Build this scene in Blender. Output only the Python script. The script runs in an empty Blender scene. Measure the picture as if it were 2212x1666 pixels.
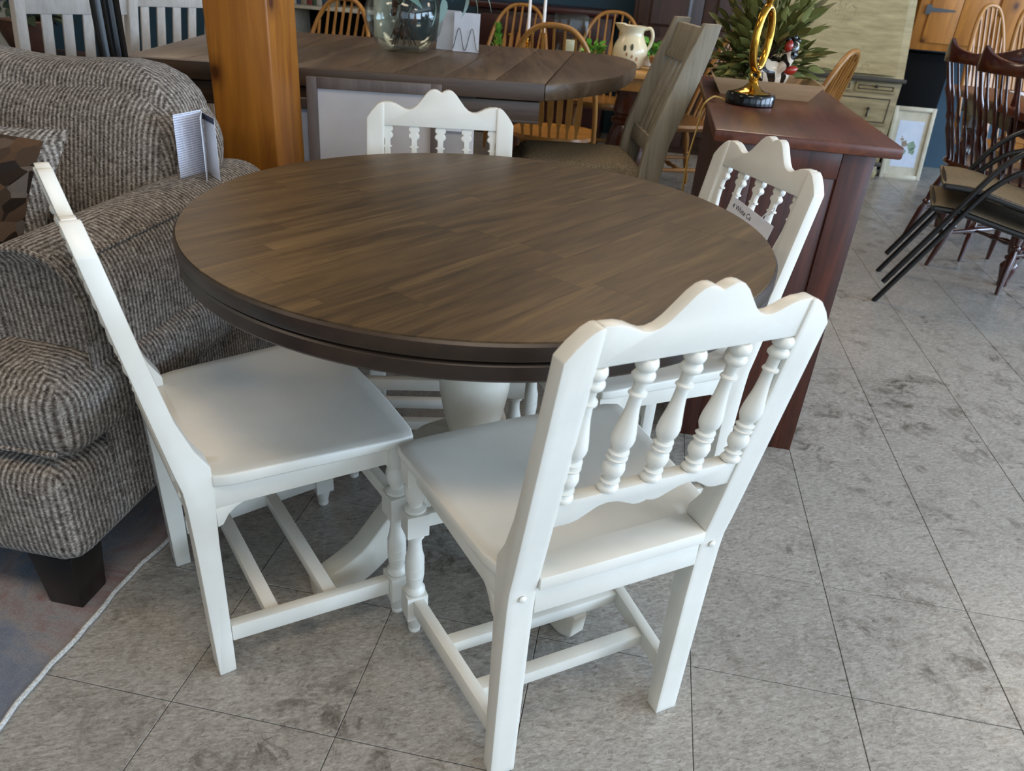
import bpy, bmesh, math, random
from mathutils import Vector, Matrix
random.seed(7)
S = bpy.context.scene
COL = S.collection
R = math.radians

# ------------------------------------------------------------------ camera
cam = bpy.data.cameras.new('camera')
cam.sensor_width = 36.0
cam.lens = 1624.37 / 2212 * 36.0
cam.clip_start = 0.05
cam.dof.use_dof = True
cam.dof.focus_distance = 1.45
cam.dof.aperture_fstop = 7.5
cam_o = bpy.data.objects.new('camera', cam)
COL.objects.link(cam_o)
def cam_axes(pitch, roll, yaw):
    fw = Vector((math.sin(yaw)*math.cos(pitch), math.cos(yaw)*math.cos(pitch), -math.sin(pitch)))
    rt = Vector((math.cos(yaw), -math.sin(yaw), 0)); up = rt.cross(fw)
    return rt*math.cos(roll)+up*math.sin(roll), up*math.cos(roll)-rt*math.sin(roll), fw
cr, cu, cf = cam_axes(R(29.015), R(4.473), R(-8.394))
cam_o.matrix_world = Matrix(((cr.x, cu.x, -cf.x, -0.5413), (cr.y, cu.y, -cf.y, -2.6075), (cr.z, cu.z, -cf.z, 1.1719), (0, 0, 0, 1)))
S.camera = cam_o

# ------------------------------------------------------------------ world, lights, exposure
w = bpy.data.worlds.new('daylight'); S.world = w; w.use_nodes = True
bg = w.node_tree.nodes['Background']; bg.inputs[0].default_value = (0.62, 0.78, 1.0, 1); bg.inputs[1].default_value = 1.0
def area(name, loc, rot, sx, sy, power, col):
    l = bpy.data.lights.new(name, 'AREA'); l.shape = 'RECTANGLE'; l.size = sx; l.size_y = sy
    l.energy = power; l.color = col
    o = bpy.data.objects.new(name, l); COL.objects.link(o); o.location = loc; o.rotation_euler = rot
    return o
DAY = (0.57, 0.75, 1.0)
for i, y in enumerate((-3.6, -0.7, 2.3)):
    area('window_daylight', (5.42, y, 1.55), (0, R(90), 0), 1.9, 2.4, 190, DAY)
for i, x in enumerate((-2.4, 0.6, 3.6)):
    area('window_daylight', (x, -5.42, 1.55), (R(90), 0, 0), 2.4, 1.9, (4, 16, 75)[i], DAY)
WARM = (1.0, 0.81, 0.62)
LAMPS = [(-3.4, -2.6), (-3.4, 1.4), (-0.4, -2.6), (-0.4, 1.4), (2.6, -2.6), (2.6, 1.4)]
for (x, y) in LAMPS:
    area('ceiling_lamp_light', (x, y, 2.86), (0, 0, 0), 1.15, 0.55, 16, WARM)
S.view_settings.view_transform = 'Standard'
S.view_settings.look = 'None'
S.view_settings.gamma = 1.0
S.view_settings.use_curve_mapping = False
S.view_settings.exposure = 0.0

# ------------------------------------------------------------------ helpers
def lin(h):
    h = h.lstrip('#'); v = [int(h[i:i+2], 16)/255 for i in (0, 2, 4)]
    return tuple((c/12.92 if c <= .04045 else ((c+.055)/1.055)**2.4) for c in v)+(1,)

class MB:
    def __init__(s): s.v = []; s.f = []
    def add(s, vs, fs):
        b = len(s.v); s.v += [Vector(v) for v in vs]; s.f += [[b+i for i in f] for f in fs]; return s
    def box(s, x0, x1, y0, y1, z0, z1):
        return s.add([(x0,y0,z0),(x1,y0,z0),(x1,y1,z0),(x0,y1,z0),(x0,y0,z1),(x1,y0,z1),(x1,y1,z1),(x0,y1,z1)],
                     [(0,3,2,1),(4,5,6,7),(0,1,5,4),(1,2,6,5),(2,3,7,6),(3,0,4,7)])
    def beam(s, p0, p1, wd, ht, up=(0,0,1), wd1=None, ht1=None):
        p0 = Vector(p0); p1 = Vector(p1); d = (p1-p0).normalized(); up = Vector(up)
        a = d.cross(up).normalized(); b = a.cross(d).normalized()
        wd1 = wd if wd1 is None else wd1; ht1 = ht if ht1 is None else ht1
        r = []
        for p, ww, hh in ((p0, wd, ht), (p1, wd1, ht1)):
            r += [p-a*ww/2-b*hh/2, p+a*ww/2-b*hh/2, p+a*ww/2+b*hh/2, p-a*ww/2+b*hh/2]
        return s.add(r, [(0,1,2,3),(7,6,5,4),(0,4,5,1),(1,5,6,2),(2,6,7,3),(3,7,4,0)])
    def prism(s, pts, fn0, fn1):
        """polygon of 2d pts, extruded between two mapping functions"""
        n = len(pts); a = [fn0(*p) for p in pts]; b = [fn1(*p) for p in pts]
        return s.add(a+b, [list(range(n))[::-1], list(range(n, 2*n))]+[(i, (i+1) % n, n+(i+1) % n, n+i) for i in range(n)])
    def rings(s, rings, cap=True, closed=True):
        n = len(rings[0]); fs = []
        for k in range(len(rings)-1):
            for i in range(n if closed else n-1):
                j = (i+1) % n; fs.append((k*n+i, k*n+j, (k+1)*n+j, (k+1)*n+i))
        if cap:
            fs.append(tuple(range(n))[::-1]); fs.append(tuple(range((len(rings)-1)*n, len(rings)*n)))
        return s.add([p for r in rings for p in r], fs)
    def lathe(s, prof, o=(0,0,0), axis=(0,0,1), seg=20, cap=True, sx=1, sy=1, flat=None):
        ax = Vector(axis).normalized(); o = Vector(o)
        a = ax.orthogonal().normalized() if abs(ax.z) < .999 else Vector((1,0,0)); b = ax.cross(a).normalized()
        rs = []
        for r, z in prof:
            ring = []
            for i in range(seg):
                t = 2*math.pi*i/seg; q = a*math.cos(t)*r*sx
                yv = math.sin(t)*r*sy
                if flat is not None: yv = min(yv, flat)
                ring.append(o+q+b*yv+ax*z)
            rs.append(ring)
        return s.rings(rs, cap)
    def tube(s, path, r, seg=8, cap=True, closed=False):
        P = [Vector(p) for p in path]; n = len(P); rs = []; prev = None
        for i, p in enumerate(P):
            if closed: d = P[(i+1) % n]-P[i-1]
            else: d = P[min(i+1, n-1)]-P[max(i-1, 0)]
            d.normalize()
            if prev is None:
                a = d.orthogonal().normalized()
            else:
                a = (prev-d*prev.dot(d)).normalized()
            prev = a; b = d.cross(a)
            rr = r[i] if isinstance(r, (list, tuple)) else r
            rs.append([p+(a*math.cos(2*math.pi*k/seg)+b*math.sin(2*math.pi*k/seg))*rr for k in range(seg)])
        if closed: rs.append(rs[0])
        return s.rings(rs, cap and not closed)
    def xform(s, M):
        s.v = [M @ v for v in s.v]; return s
    def build(s, name, mat, parent=None, smooth=35, bevel=0, seg=2, world=False, weld=False, skip=None):
        off = Vector(parent.location) if (world and parent is not None) else Vector((0,0,0))
        me = bpy.data.meshes.new(name)
        me.from_pydata([tuple(v-off) for v in s.v], [], s.f); me.update()
        bm = bmesh.new(); bm.from_mesh(me)
        if weld: bmesh.ops.remove_doubles(bm, verts=bm.verts, dist=1e-5)
        bmesh.ops.recalc_face_normals(bm, faces=bm.faces)
        if bevel > 0:
            es = [e for e in bm.edges if len(e.link_faces) == 2 and e.calc_face_angle(0) > R(28) and not (skip and skip((e.verts[0].co+e.verts[1].co)/2))]
            bmesh.ops.bevel(bm, geom=es, offset=bevel, offset_type='OFFSET', segments=seg, profile=.5, affect='EDGES', clamp_overlap=True)
        bm.to_mesh(me); bm.free()
        if smooth:
            me.shade_smooth(); me.set_sharp_from_angle(angle=R(smooth))
        me.materials.append(mat)
        return link(name, me, parent)
def link(name, me, parent=None):
    o = bpy.data.objects.new(name, me); COL.objects.link(o)
    if parent is not None: o.parent = parent
    return o
def tag(o, label, cat, group=None, kind=None):
    if label: o['label'] = label
    if cat: o['category'] = cat
    if group: o['group'] = group
    if kind: o['kind'] = kind
    return o
def thing(name, label, cat, loc=(0,0,0), rz=0, group=None):
    o = bpy.data.objects.new(name, None); COL.objects.link(o); o.empty_display_size = .1
    o.location = loc; o.rotation_euler = (0, 0, rz)
    return tag(o, label, cat, group)
def copy_tree(o, parent=None):
    c = o.copy(); COL.objects.link(c)
    if parent is not None: c.parent = parent
    for ch in list(o.children): copy_tree(ch, c)
    return c
def place(root, loc, rz, label, group=None):
    root.location = loc; root.rotation_euler = (0, 0, rz); root['label'] = label
    if group: root['group'] = group
    return root
def interp(tab, t):
    for (a, va), (b, vb) in zip(tab, tab[1:]):
        if t <= b:
            k = (t-a)/(b-a) if b > a else 0
            return va+(vb-va)*k
    return tab[-1][1]
def catmull(pts, n):
    P = [Vector(p) for p in pts]; P = [P[0]*2-P[1]]+P+[P[-1]*2-P[-2]]; out = []
    for i in range(1, len(P)-2):
        for k in range(n):
            t = k/n; a, b, c, d = P[i-1], P[i], P[i+1], P[i+2]
            out.append(.5*((2*b)+(c-a)*t+(2*a-5*b+4*c-d)*t*t+(3*b-a-3*c+d)*t**3))
    out.append(P[-2]); return out
def rounded_box(x0, x1, y0, y1, z0, z1, r, n=4, puff=0, nx=10):
    """soft cushion: superellipse-like rounded box from a subdivided cube"""
    bm = bmesh.new(); bmesh.ops.create_cube(bm, size=2)
    bmesh.ops.subdivide_edges(bm, edges=bm.edges, cuts=nx, use_grid_fill=True)
    hx, hy, hz = (x1-x0)/2, (y1-y0)/2, (z1-z0)/2; c = Vector(((x0+x1)/2, (y0+y1)/2, (z0+z1)/2))
    for v in bm.verts:
        p = v.co.copy()
        q = Vector((p.x*hx, p.y*hy, p.z*hz))
        # dense near the edges
        def rem(u, h): 
            s_ = 1 if u >= 0 else -1; a = abs(u)/h
            return s_*h*(1-max(0, 1-a)**1.6) if h > 0 else 0
        q = Vector((rem(q.x, hx), rem(q.y, hy), rem(q.z, hz)))
        inn = Vector((max(-hx+r, min(hx-r, q.x)), max(-hy+r, min(hy-r, q.y)), max(-hz+r, min(hz-r, q.z))))
        d = q-inn
        if d.length > 1e-9: q = inn+d.normalized()*r*min(1, max(abs(d.x), abs(d.y), abs(d.z))/r)
        if puff:
            ax, ay, az = abs(p.x), abs(p.y), abs(p.z); m = max(ax, ay, az)
            if az == m: q.z += puff*(1 if p.z > 0 else -1)*(1-p.x**4)*(1-p.y**4)
            elif ay == m: q.y += puff*(1 if p.y > 0 else -1)*(1-p.x**4)*(1-p.z**2)
            else: q.x += puff*(1 if p.x > 0 else -1)*(1-p.y**2)*(1-p.z**2)
        v.co = q+c
    mb = MB(); bm.verts.ensure_lookup_table(); bm.verts.index_update()
    mb.add([v.co.copy() for v in bm.verts], [[v.index for v in f.verts] for f in bm.faces]); bm.free()
    return mb

# ------------------------------------------------------------------ materials
class NT:
    def __init__(s, name):
        s.m = bpy.data.materials.new(name); s.m.use_nodes = True; s.t = s.m.node_tree; s.n = s.t.nodes
        s.b = s.n['Principled BSDF']
    def node(s, ty, **kw):
        n = s.n.new(ty)
        for k, v in kw.items(): setattr(n, k, v)
        return n
    def l(s, a, b): s.t.links.new(a, b)
    def coord(s, which='Object', scale=(1,1,1), rot=(0,0,0), rnd=0):
        if which == 'World':
            g = s.node('ShaderNodeNewGeometry'); src = g.outputs['Position']
        else:
            c = s.node('ShaderNodeTexCoord'); src = c.outputs[which]
        if rnd:
            oi = s.node('ShaderNodeObjectInfo'); ad = s.node('ShaderNodeVectorMath', operation='ADD')
            mu = s.node('ShaderNodeMath', operation='MULTIPLY'); mu.inputs[1].default_value = rnd
            s.l(oi.outputs['Random'], mu.inputs[0]); s.l(src, ad.inputs[0]); s.l(mu.outputs[0], ad.inputs[1]); src = ad.outputs[0]
        if tuple(rot) != (0, 0, 0):
            mr = s.node('ShaderNodeMapping'); mr.inputs['Rotation'].default_value = rot; s.l(src, mr.inputs[0]); src = mr.outputs[0]
        mp = s.node('ShaderNodeMapping'); mp.inputs['Scale'].default_value = scale
        s.l(src, mp.inputs[0]); return mp.outputs[0]
    def noise(s, vec, scale=5, detail=4, rough=.6, dist=0):
        n = s.node('ShaderNodeTexNoise'); n.inputs['Scale'].default_value = scale; n.inputs['Detail'].default_value = detail
        n.inputs['Roughness'].default_value = rough; n.inputs['Distortion'].default_value = dist
        s.l(vec, n.inputs['Vector']); return n.outputs['Fac']
    def wave(s, vec, scale=5, dist=0, detail=2, dscale=1, dirn='X', prof='SIN'):
        n = s.node('ShaderNodeTexWave', bands_direction=dirn, wave_profile=prof); n.inputs['Scale'].default_value = scale
        n.inputs['Distortion'].default_value = dist; n.inputs['Detail'].default_value = detail; n.inputs['Detail Scale'].default_value = dscale
        s.l(vec, n.inputs['Vector']); return n.outputs['Fac']
    def ramp(s, fac, stops):
        n = s.node('ShaderNodeValToRGB'); e = n.color_ramp.elements
        while len(e) < len(stops): e.new(.5)
        for el, (p, c) in zip(e, stops): el.position = p; el.color = c if not isinstance(c, str) else lin(c)
        s.l(fac, n.inputs[0]); return n.outputs[0]
    def mix(s, fac, a, b, mode='MIX'):
        n = s.node('ShaderNodeMix', data_type='RGBA', blend_type=mode)
        for inp, v in ((n.inputs[0], fac), (n.inputs[6], a), (n.inputs[7], b)):
            if isinstance(v, bpy.types.NodeSocket): s.l(v, inp)
            elif isinstance(v, str): inp.default_value = lin(v)
            else: inp.default_value = v
        return n.outputs[2]
    def math(s, op, a, b=0):
        n = s.node('ShaderNodeMath', operation=op)
        for inp, v in ((n.inputs[0], a), (n.inputs[1], b)):
            if isinstance(v, bpy.types.NodeSocket): s.l(v, inp)
            else: inp.default_value = v
        return n.outputs[0]
    def bump(s, h, strength=.2, dist=.002):
        n = s.node('ShaderNodeBump'); n.inputs['Strength'].default_value = strength; n.inputs['Distance'].default_value = dist
        s.l(h, n.inputs['Height']); s.l(n.outputs[0], s.b.inputs['Normal'])
    def done(s, col=None, rough=.5, metal=0, spec=.5, coat=0, trans=0, ior=None):
        if col is not None:
            if isinstance(col, bpy.types.NodeSocket): s.l(col, s.b.inputs['Base Color'])
            else: s.b.inputs['Base Color'].default_value = lin(col) if isinstance(col, str) else col
        if isinstance(rough, bpy.types.NodeSocket): s.l(rough, s.b.inputs['Roughness'])
        else: s.b.inputs['Roughness'].default_value = rough
        s.b.inputs['Metallic'].default_value = metal; s.b.inputs['Specular IOR Level'].default_value = spec
        s.b.inputs['Coat Weight'].default_value = coat; s.b.inputs['Transmission Weight'].default_value = trans
        if ior: s.b.inputs['IOR'].default_value = ior
        return s.m
def paint(name, a, b, rough=.45, scale=14, spec=.5, bump=.05, coat=0):
    t = NT(name); v = t.coord('Object'); n = t.noise(v, scale, 5)
    t.bump(t.noise(v, 160, 2), bump, .001)
    return t.done(t.ramp(n, [(.3, a), (.7, b)]), rough, spec=spec, coat=coat)
def wood(name, dark, light, axis='Z', scale=6, stretch=14, rough=.42, rnd=3.0, spec=.5, coat=0, vary=.25, bump=.08, dist=1.2, rot=(0,0,0), coord='Object'):
    t = NT(name); sc = {'X': (1, stretch, stretch), 'Y': (stretch, 1, stretch), 'Z': (stretch, stretch, 1)}[axis]
    v = t.coord(coord, sc, rot, rnd)
    n1 = t.noise(v, scale/6, 6, .62, dist); n2 = t.noise(v, scale, 4, .7)
    m = t.math('ADD', t.math('MULTIPLY', n1, .65), t.math('MULTIPLY', n2, .35))
    c = t.ramp(m, [(.34, dark), (.66, light)])
    if vary:
        oi = t.node('ShaderNodeObjectInfo')
        hv = t.node('ShaderNodeHueSaturation'); t.l(c, hv.inputs['Color'])
        t.l(t.math('ADD', t.math('MULTIPLY', oi.outputs['Random'], vary), 1-vary/2), hv.inputs['Value']); c = hv.outputs[0]
    t.bump(n2, bump, .001)
    return t.done(c, rough, spec=spec, coat=coat)

M = {}
M['white'] = None
def mk_white():
    t = NT('cream_paint'); v = t.coord('Object')
    n = t.noise(v, 9, 5); c = t.ramp(n, [(.3, '#dcd8cc'), (.7, '#e5e1d6')])
    chip = t.noise(v, 55, 6, .75); k = t.ramp(chip, [(.735, (0,0,0,1)), (.76, (1,1,1,1))])
    c = t.mix(k, c, '#a79b86')
    v2 = t.coord('Object', (60, 60, 4)); t.bump(t.noise(v2, 3, 3), .12, .001)
    return t.done(c, .36, spec=.5)
M['white'] = mk_white()
M['pedestal'] = paint('antique_cream', '#c9c1b0', '#dcd6c8', .5, 7)
def mk_tabletop():
    t = NT('walnut_veneer'); v = t.coord('Object', (1.5, 17, 10), (0, 0, R(-60)), 4.0)
    n1 = t.noise(v, 1.3, 8, .64, 1.3); n2 = t.noise(t.coord('Object', (3, 60, 10), (0, 0, R(-60)), 4.0), 3, 5, .75)
    m = t.math('ADD', t.math('MULTIPLY', n1, .6), t.math('MULTIPLY', n2, .4))
    c = t.ramp(m, [(.33, '#2f2314'), (.5, '#544026'), (.66, '#715a38')])
    oi = t.node('ShaderNodeObjectInfo'); hv = t.node('ShaderNodeHueSaturation'); t.l(c, hv.inputs['Color'])
    t.l(t.math('ADD', t.math('MULTIPLY', oi.outputs['Random'], .2), .88), hv.inputs['Value'])
    t.bump(n2, .07, .001)
    return t.done(hv.outputs[0], t.ramp(n2, [(.2, (.36,)*3+(1,)), (.8, (.47,)*3+(1,))]), spec=.45)
M['tabletop'] = mk_tabletop()
M['table_edge'] = wood('walnut_edge', '#1c130d', '#38271a', 'Z', 30, 1, .4, 0, vary=0)
M['groove'] = paint('dark_groove', '#080605', '#0d0907', .6)
def mk_fabric():
    t = NT('ribbed_chenille'); v = t.coord('Object')
    sep = t.node('ShaderNodeSeparateXYZ'); t.l(v, sep.inputs[0])
    g = t.node('ShaderNodeNewGeometry'); ns = t.node('ShaderNodeSeparateXYZ'); t.l(g.outputs['Normal'], ns.inputs[0])
    side = t.math('GREATER_THAN', t.math('ABSOLUTE', ns.outputs[0]), t.math('ABSOLUTE', ns.outputs[1]))
    mx = t.node('ShaderNodeMix', data_type='FLOAT'); t.l(side, mx.inputs[0]); t.l(sep.outputs[0], mx.inputs[2]); t.l(sep.outputs[1], mx.inputs[3])
    my = t.node('ShaderNodeMix', data_type='FLOAT'); t.l(side, my.inputs[0]); t.l(sep.outputs[1], my.inputs[2]); t.l(sep.outputs[0], my.inputs[3])
    jit = t.noise(v, 7, 2); u = t.math('ADD', mx.outputs[0], t.math('MULTIPLY', jit, .006))
    comb = t.node('ShaderNodeCombineXYZ'); t.l(u, comb.inputs[0]); t.l(my.outputs[0], comb.inputs[1]); t.l(sep.outputs[2], comb.inputs[2])
    w1 = t.wave(comb.outputs[0], 29, .35, 1, 8)
    mp = t.node('ShaderNodeMapping'); mp.inputs['Scale'].default_value = (150, 110, 210); t.l(comb.outputs[0], mp.inputs[0])
    n = t.noise(mp.outputs[0], 1.0, 2, .8); n2 = t.noise(v, 5, 3); n4 = t.noise(comb.outputs[0], 60, 2, .6)
    h = t.math('ADD', t.math('ADD', t.math('MULTIPLY', w1, .26), t.math('MULTIPLY', n, .85)), t.math('MULTIPLY', n4, .35))
    c = t.ramp(h, [(.46, '#241f1c'), (.62, '#5b534c'), (.80, '#8a8177'), (.96, '#b9b1a6')])
    c = t.mix(t.math('MULTIPLY', n2, .3), c, '#5a4d42')
    t.bump(h, .7, .004)
    m = t.done(c, .95, spec=.1); t.b.inputs['Sheen Weight'].default_value = .1
    return m
M['fabric'] = mk_fabric()
M['couch_leg'] = paint('black_lacquer', '#0c0a09', '#16120f', .3)
M['post'] = None
def mk_pine(name, d, l, kn, rough, rot=(0,0,0), axis='Z', scale=1.0, knots=True):
    t = NT(name); sc = {'Z': (9, 9, .9), 'X': (.9, 9, 9), 'Y': (9, .9, 9)}[axis]
    v = t.coord('Object', tuple(k*scale for k in sc), rot, 2.0)
    n = t.noise(v, 2.2, 6, .6, .8); c = t.ramp(n, [(.3, d), (.7, l)])
    if knots:
        vo = t.node('ShaderNodeTexVoronoi', voronoi_dimensions='2D'); vo.inputs['Scale'].default_value = 2.6
        ks = {'Z': (1, 1, .7), 'X': (.7, 1, 1), 'Y': (1, .7, 1)}[axis]
        sp = t.node('ShaderNodeSeparateXYZ'); t.l(t.coord('Object', ks, (0,0,0), 5.0), sp.inputs[0]); cb = t.node('ShaderNodeCombineXYZ')
        t.l(t.math('ADD', sp.outputs[0], sp.outputs[1]), cb.inputs[0]); t.l(sp.outputs[2], cb.inputs[1]); t.l(cb.outputs[0], vo.inputs['Vector'])
        k = t.ramp(vo.outputs['Distance'], [(.02, (1,1,1,1)), (.05, (.4,)*3+(1,)), (.1, (0,0,0,1))])
        c = t.mix(k, c, kn)
    t.bump(n, .08, .001)
    return t.done(c, rough, spec=.45)
M['post'] = mk_pine('varnished_pine', '#7a4513', '#a86a22', '#4a2408', .38)
M['pine'] = mk_pine('knotty_pine', '#8a571f', '#b5782f', '#4d2a10', .45)
M['mahogany'] = wood('mahogany', '#26110c', '#5c2c1c', 'Z', 8, 16, .34, 0, vary=0)
M['mahogany_x'] = wood('mahogany_top', '#3d1e14', '#6e3b26', 'Y', 8, 16, .3, 0, vary=0)
M['cherry'] = wood('dark_cherry', '#2a0f08', '#4e2013', 'Z', 8, 12, .22, 2, spec=.6, vary=.1, coat=.3)
M['oak'] = wood('golden_oak', '#7f5322', '#ab7838', 'Z', 8, 10, .34, 2, vary=.12)
M['oak_top'] = wood('pale_oak_top', '#a87840', '#c89a5c', 'X', 8, 10, .34, 2, vary=.12)
M['ash'] = wood('weathered_ash', '#44321f', '#6e5740', 'Y', 9, 16, .42, 4, vary=.22)
M['ash_edge'] = wood('weathered_ash_edge', '#35261b', '#574230', 'X', 9, 16, .45, 4, vary=.1)
M['greywash'] = wood('greywash', '#7d725f', '#a79c86', 'Z', 8, 16, .5, 2, vary=.06)
M['whitewash'] = wood('whitewash', '#c3b9ae', '#e0d8cf', 'Z', 8, 16, .55, 2, vary=.06)
def mk_tweed(name, a, b, c3):
    t = NT(name); v = t.coord('Object'); n = t.noise(v, 260, 2, .8)
    t.bump(n, .4, .002); return t.done(t.ramp(n, [(.3, a), (.5, b), (.7, c3)]), .95, spec=.1)
M['tweed'] = mk_tweed('seat_tweed', '#4d4234', '#796b56', '#a89a80')
M['sling'] = mk_tweed('sling_mesh', '#5c5040', '#7e715c', '#9a8b72')
M['black_metal'] = paint('black_metal', '#070707', '#0e0e0f', .32, spec=.6)
M['black'] = paint('matte_black', '#020202', '#040404', .8, spec=.15)
M['black_gloss'] = paint('black_gloss', '#050506', '#0a0a0c', .12)
t = NT('brass'); M['brass'] = t.done('#b98a35', .16, metal=1)
M['secretary'] = None
def mk_sec():
    t = NT('distressed_sage_paint'); v = t.coord('Object', (1, 1, 6)); n = t.noise(v, 6, 5)
    c = t.ramp(n, [(.3, '#877955'), (.7, '#ac9d74')])
    v2 = t.coord('Object'); vo = t.node('ShaderNodeTexVoronoi', feature='DISTANCE_TO_EDGE'); vo.inputs['Scale'].default_value = 24
    nz = t.noise(v2, 5, 3); mx = t.node('ShaderNodeVectorMath', operation='ADD'); t.l(v2, mx.inputs[0])
    cb = t.node('ShaderNodeCombineXYZ'); t.l(t.math('MULTIPLY', nz, .2), cb.inputs[0]); t.l(t.math('MULTIPLY', nz, .2), cb.inputs[2]); t.l(cb.outputs[0], mx.inputs[1]); t.l(mx.outputs[0], vo.inputs['Vector'])
    k = t.ramp(vo.outputs['Distance'], [(.02, (1,1,1,1)), (.06, (0,0,0,1))])
    k2 = t.ramp(t.noise(v2, 3.2, 3), [(.55, (0,0,0,1)), (.62, (1,1,1,1))])
    kk = t.mix(1.0, k, k2, 'MULTIPLY'); kv = t.node('ShaderNodeRGBToBW'); t.l(kk, kv.inputs[0])
    return t.done(t.mix(t.math('MULTIPLY', kv.outputs[0], .55), c, '#5d5034'), .5)
M['secretary'] = mk_sec()
M['sec_dark'] = paint('dark_trim_paint', '#2f2a22', '#453d30', .5)
M['paper'] = paint('white_paper', '#d9d9de', '#e6e6ea', .7)
def mk_print():
    t = NT('printed_page'); v = t.coord('Object'); w1 = t.wave(v, 62, 0, 0, 1, 'Z')
    n = t.noise(t.coord('Object', (90, 90, 6)), 2, 2)
    k = t.math('MULTIPLY', t.ramp(w1, [(.55, (0,0,0,1)), (.65, (1,1,1,1))]), t.ramp(n, [(.35, (0,0,0,1)), (.42, (1,1,1,1))]))
    return t.done(t.mix(k, '#d6d8e4', '#a2a5b6'), .6)
M['printed'] = mk_print()
M['navy'] = paint('navy_print', '#141a33', '#1b2342', .5)
M['ink'] = paint('dark_ink', '#1f1f22', '#2a2a2e', .7)
M['taupe'] = wood('taupe_frame', '#4b3f3a', '#6b5d56', 'Z', 8, 10, .5, 2, vary=.05)
def mk_canvas():
    t = NT('watercolour_paper'); v = t.coord('Object'); n = t.noise(v, 3, 4)
    return t.done(t.ramp(n, [(.35, '#b5afae'), (.65, '#c7c2bf')]), .5)
M['canvas'] = mk_canvas()
M['wc_blue'] = paint('watercolour_blue', '#3c5068', '#64788e', .6, 40)
M['wc_pink'] = paint('watercolour_pink', '#8a5058', '#b07a80', .6, 40)
M['wc_green'] = paint('watercolour_green', '#5d7a66', '#9ab39a', .6, 40)
M['wc_brown'] = paint('watercolour_brown', '#7a6a5a', '#a59684', .6, 40)
M['sky_paper'] = paint('pale_blue_paper', '#c3cfe2', '#d4deee', .5)
M['cream_frame'] = paint('cream_frame', '#b9b39c', '#cfc9b4', .5)
def mk_glass():
    t = NT('clear_glass'); tr = t.node('ShaderNodeBsdfTransparent'); tr.inputs[0].default_value = (.95, .985, .97, 1)
    gl = t.node('ShaderNodeBsdfGlossy'); gl.inputs['Roughness'].default_value = .02; lw = t.node('ShaderNodeLayerWeight'); fac = t.math('ADD', t.math('MULTIPLY', t.math('POWER', lw.outputs['Facing'], 4), .7), .035)
    mx = t.node('ShaderNodeMixShader'); t.l(fac, mx.inputs[0]); t.l(tr.outputs[0], mx.inputs[1]); t.l(gl.outputs[0], mx.inputs[2])
    t.l(mx.outputs[0], t.n['Material Output'].inputs['Surface']); return t.m
M['glass'] = mk_glass()
M['wax'] = paint('white_wax', '#dcdad6', '#eae8e4', .5)
M['candle'] = paint('ivory_wax', '#cfc7ae', '#dfd8c2', .5)
M['pitcher'] = paint('cream_stoneware', '#cfc3a0', '#ddd2b2', .22, 12, spec=.6)
M['leaf_print'] = paint('leaf_glaze', '#3f4230', '#5a5c44', .3)
M['berry_print'] = paint('rust_glaze', '#8a5a38', '#a87048', .3)
M['bowl'] = wood('wooden_bowl', '#7a5228', '#a87a42', 'Z', 8, 6, .4, 2)
def mk_leaf(name, a, b, c3, rough=.5):
    t = NT(name); oi = t.node('ShaderNodeObjectInfo')
    v = t.coord('Object'); n = t.noise(v, 22, 3)
    f = t.math('ADD', t.math('MULTIPLY', oi.outputs['Random'], .6), t.math('MULTIPLY', n, .4))
    return t.done(t.ramp(f, [(.1, a), (.5, b), (.9, c3)]), rough, spec=.3)
M['leaf_olive'] = mk_leaf('olive_leaf', '#39431f', '#6a6c38', '#a48c4c')
M['leaf_sage'] = mk_leaf('sage_leaf', '#6f8a80', '#93aba2', '#b4c6c0', .7)
M['leaf_green'] = mk_leaf('fresh_leaf', '#2f6a1e', '#5c9a34', '#8cc050')
M['leaf_dark'] = mk_leaf('dark_leaf', '#232e22', '#3d4a38', '#5a664c')
M['petal'] = mk_leaf('lilac_petal', '#6e5a84', '#8a78a4', '#a898be')
M['twig'] = paint('brown_twig', '#2a1c14', '#4a3524', .8)
M['terracotta'] = paint('dark_clay', '#3a241c', '#5a3a2c', .6)
M['red'] = paint('red_glaze', '#8a1a12', '#a82a1c', .15, spec=.7)
def mk_zebra():
    t = NT('zebra_glaze'); v = t.coord('Object'); w1 = t.wave(v, 9, 5.5, 1, 2.2, 'DIAGONAL')
    return t.done(t.ramp(w1, [(.46, '#14110f'), (.54, '#e2d2bc')]), .15, spec=.7)
M['zebra'] = mk_zebra()
M['tray'] = wood('pale_tray', '#b08c66', '#cfae88', 'X', 8, 10, .5, 2, vary=.05)
M['cord'] = paint('amber_cord', '#a08038', '#c09c50', .3)
def mk_rug():
    t = NT('vintage_rug'); v = t.coord('World'); n = t.noise(v, 3.2, 5, .7, .6); n2 = t.noise(v, 260, 2, .8); n3 = t.noise(t.coord('World', (40, 3, 1)), 3, 3)
    c = t.ramp(n, [(.34, '#98655a'), (.44, '#a89c94'), (.52, '#868c98'), (.62, '#6a7288'), (.72, '#aaa29a')])
    c = t.mix(t.math('MULTIPLY', n2, .8), c, '#3a3c46'); c = t.mix(t.math('MULTIPLY', n3, .35), c, '#9aa0a8')
    t.bump(n2, .5, .003); return t.done(c, .95, spec=.05)
M['rug'] = mk_rug()
M['rug_edge'] = mk_tweed('serged_edge', '#9a9a98', '#c2c2be', '#dcdcd8')
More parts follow.
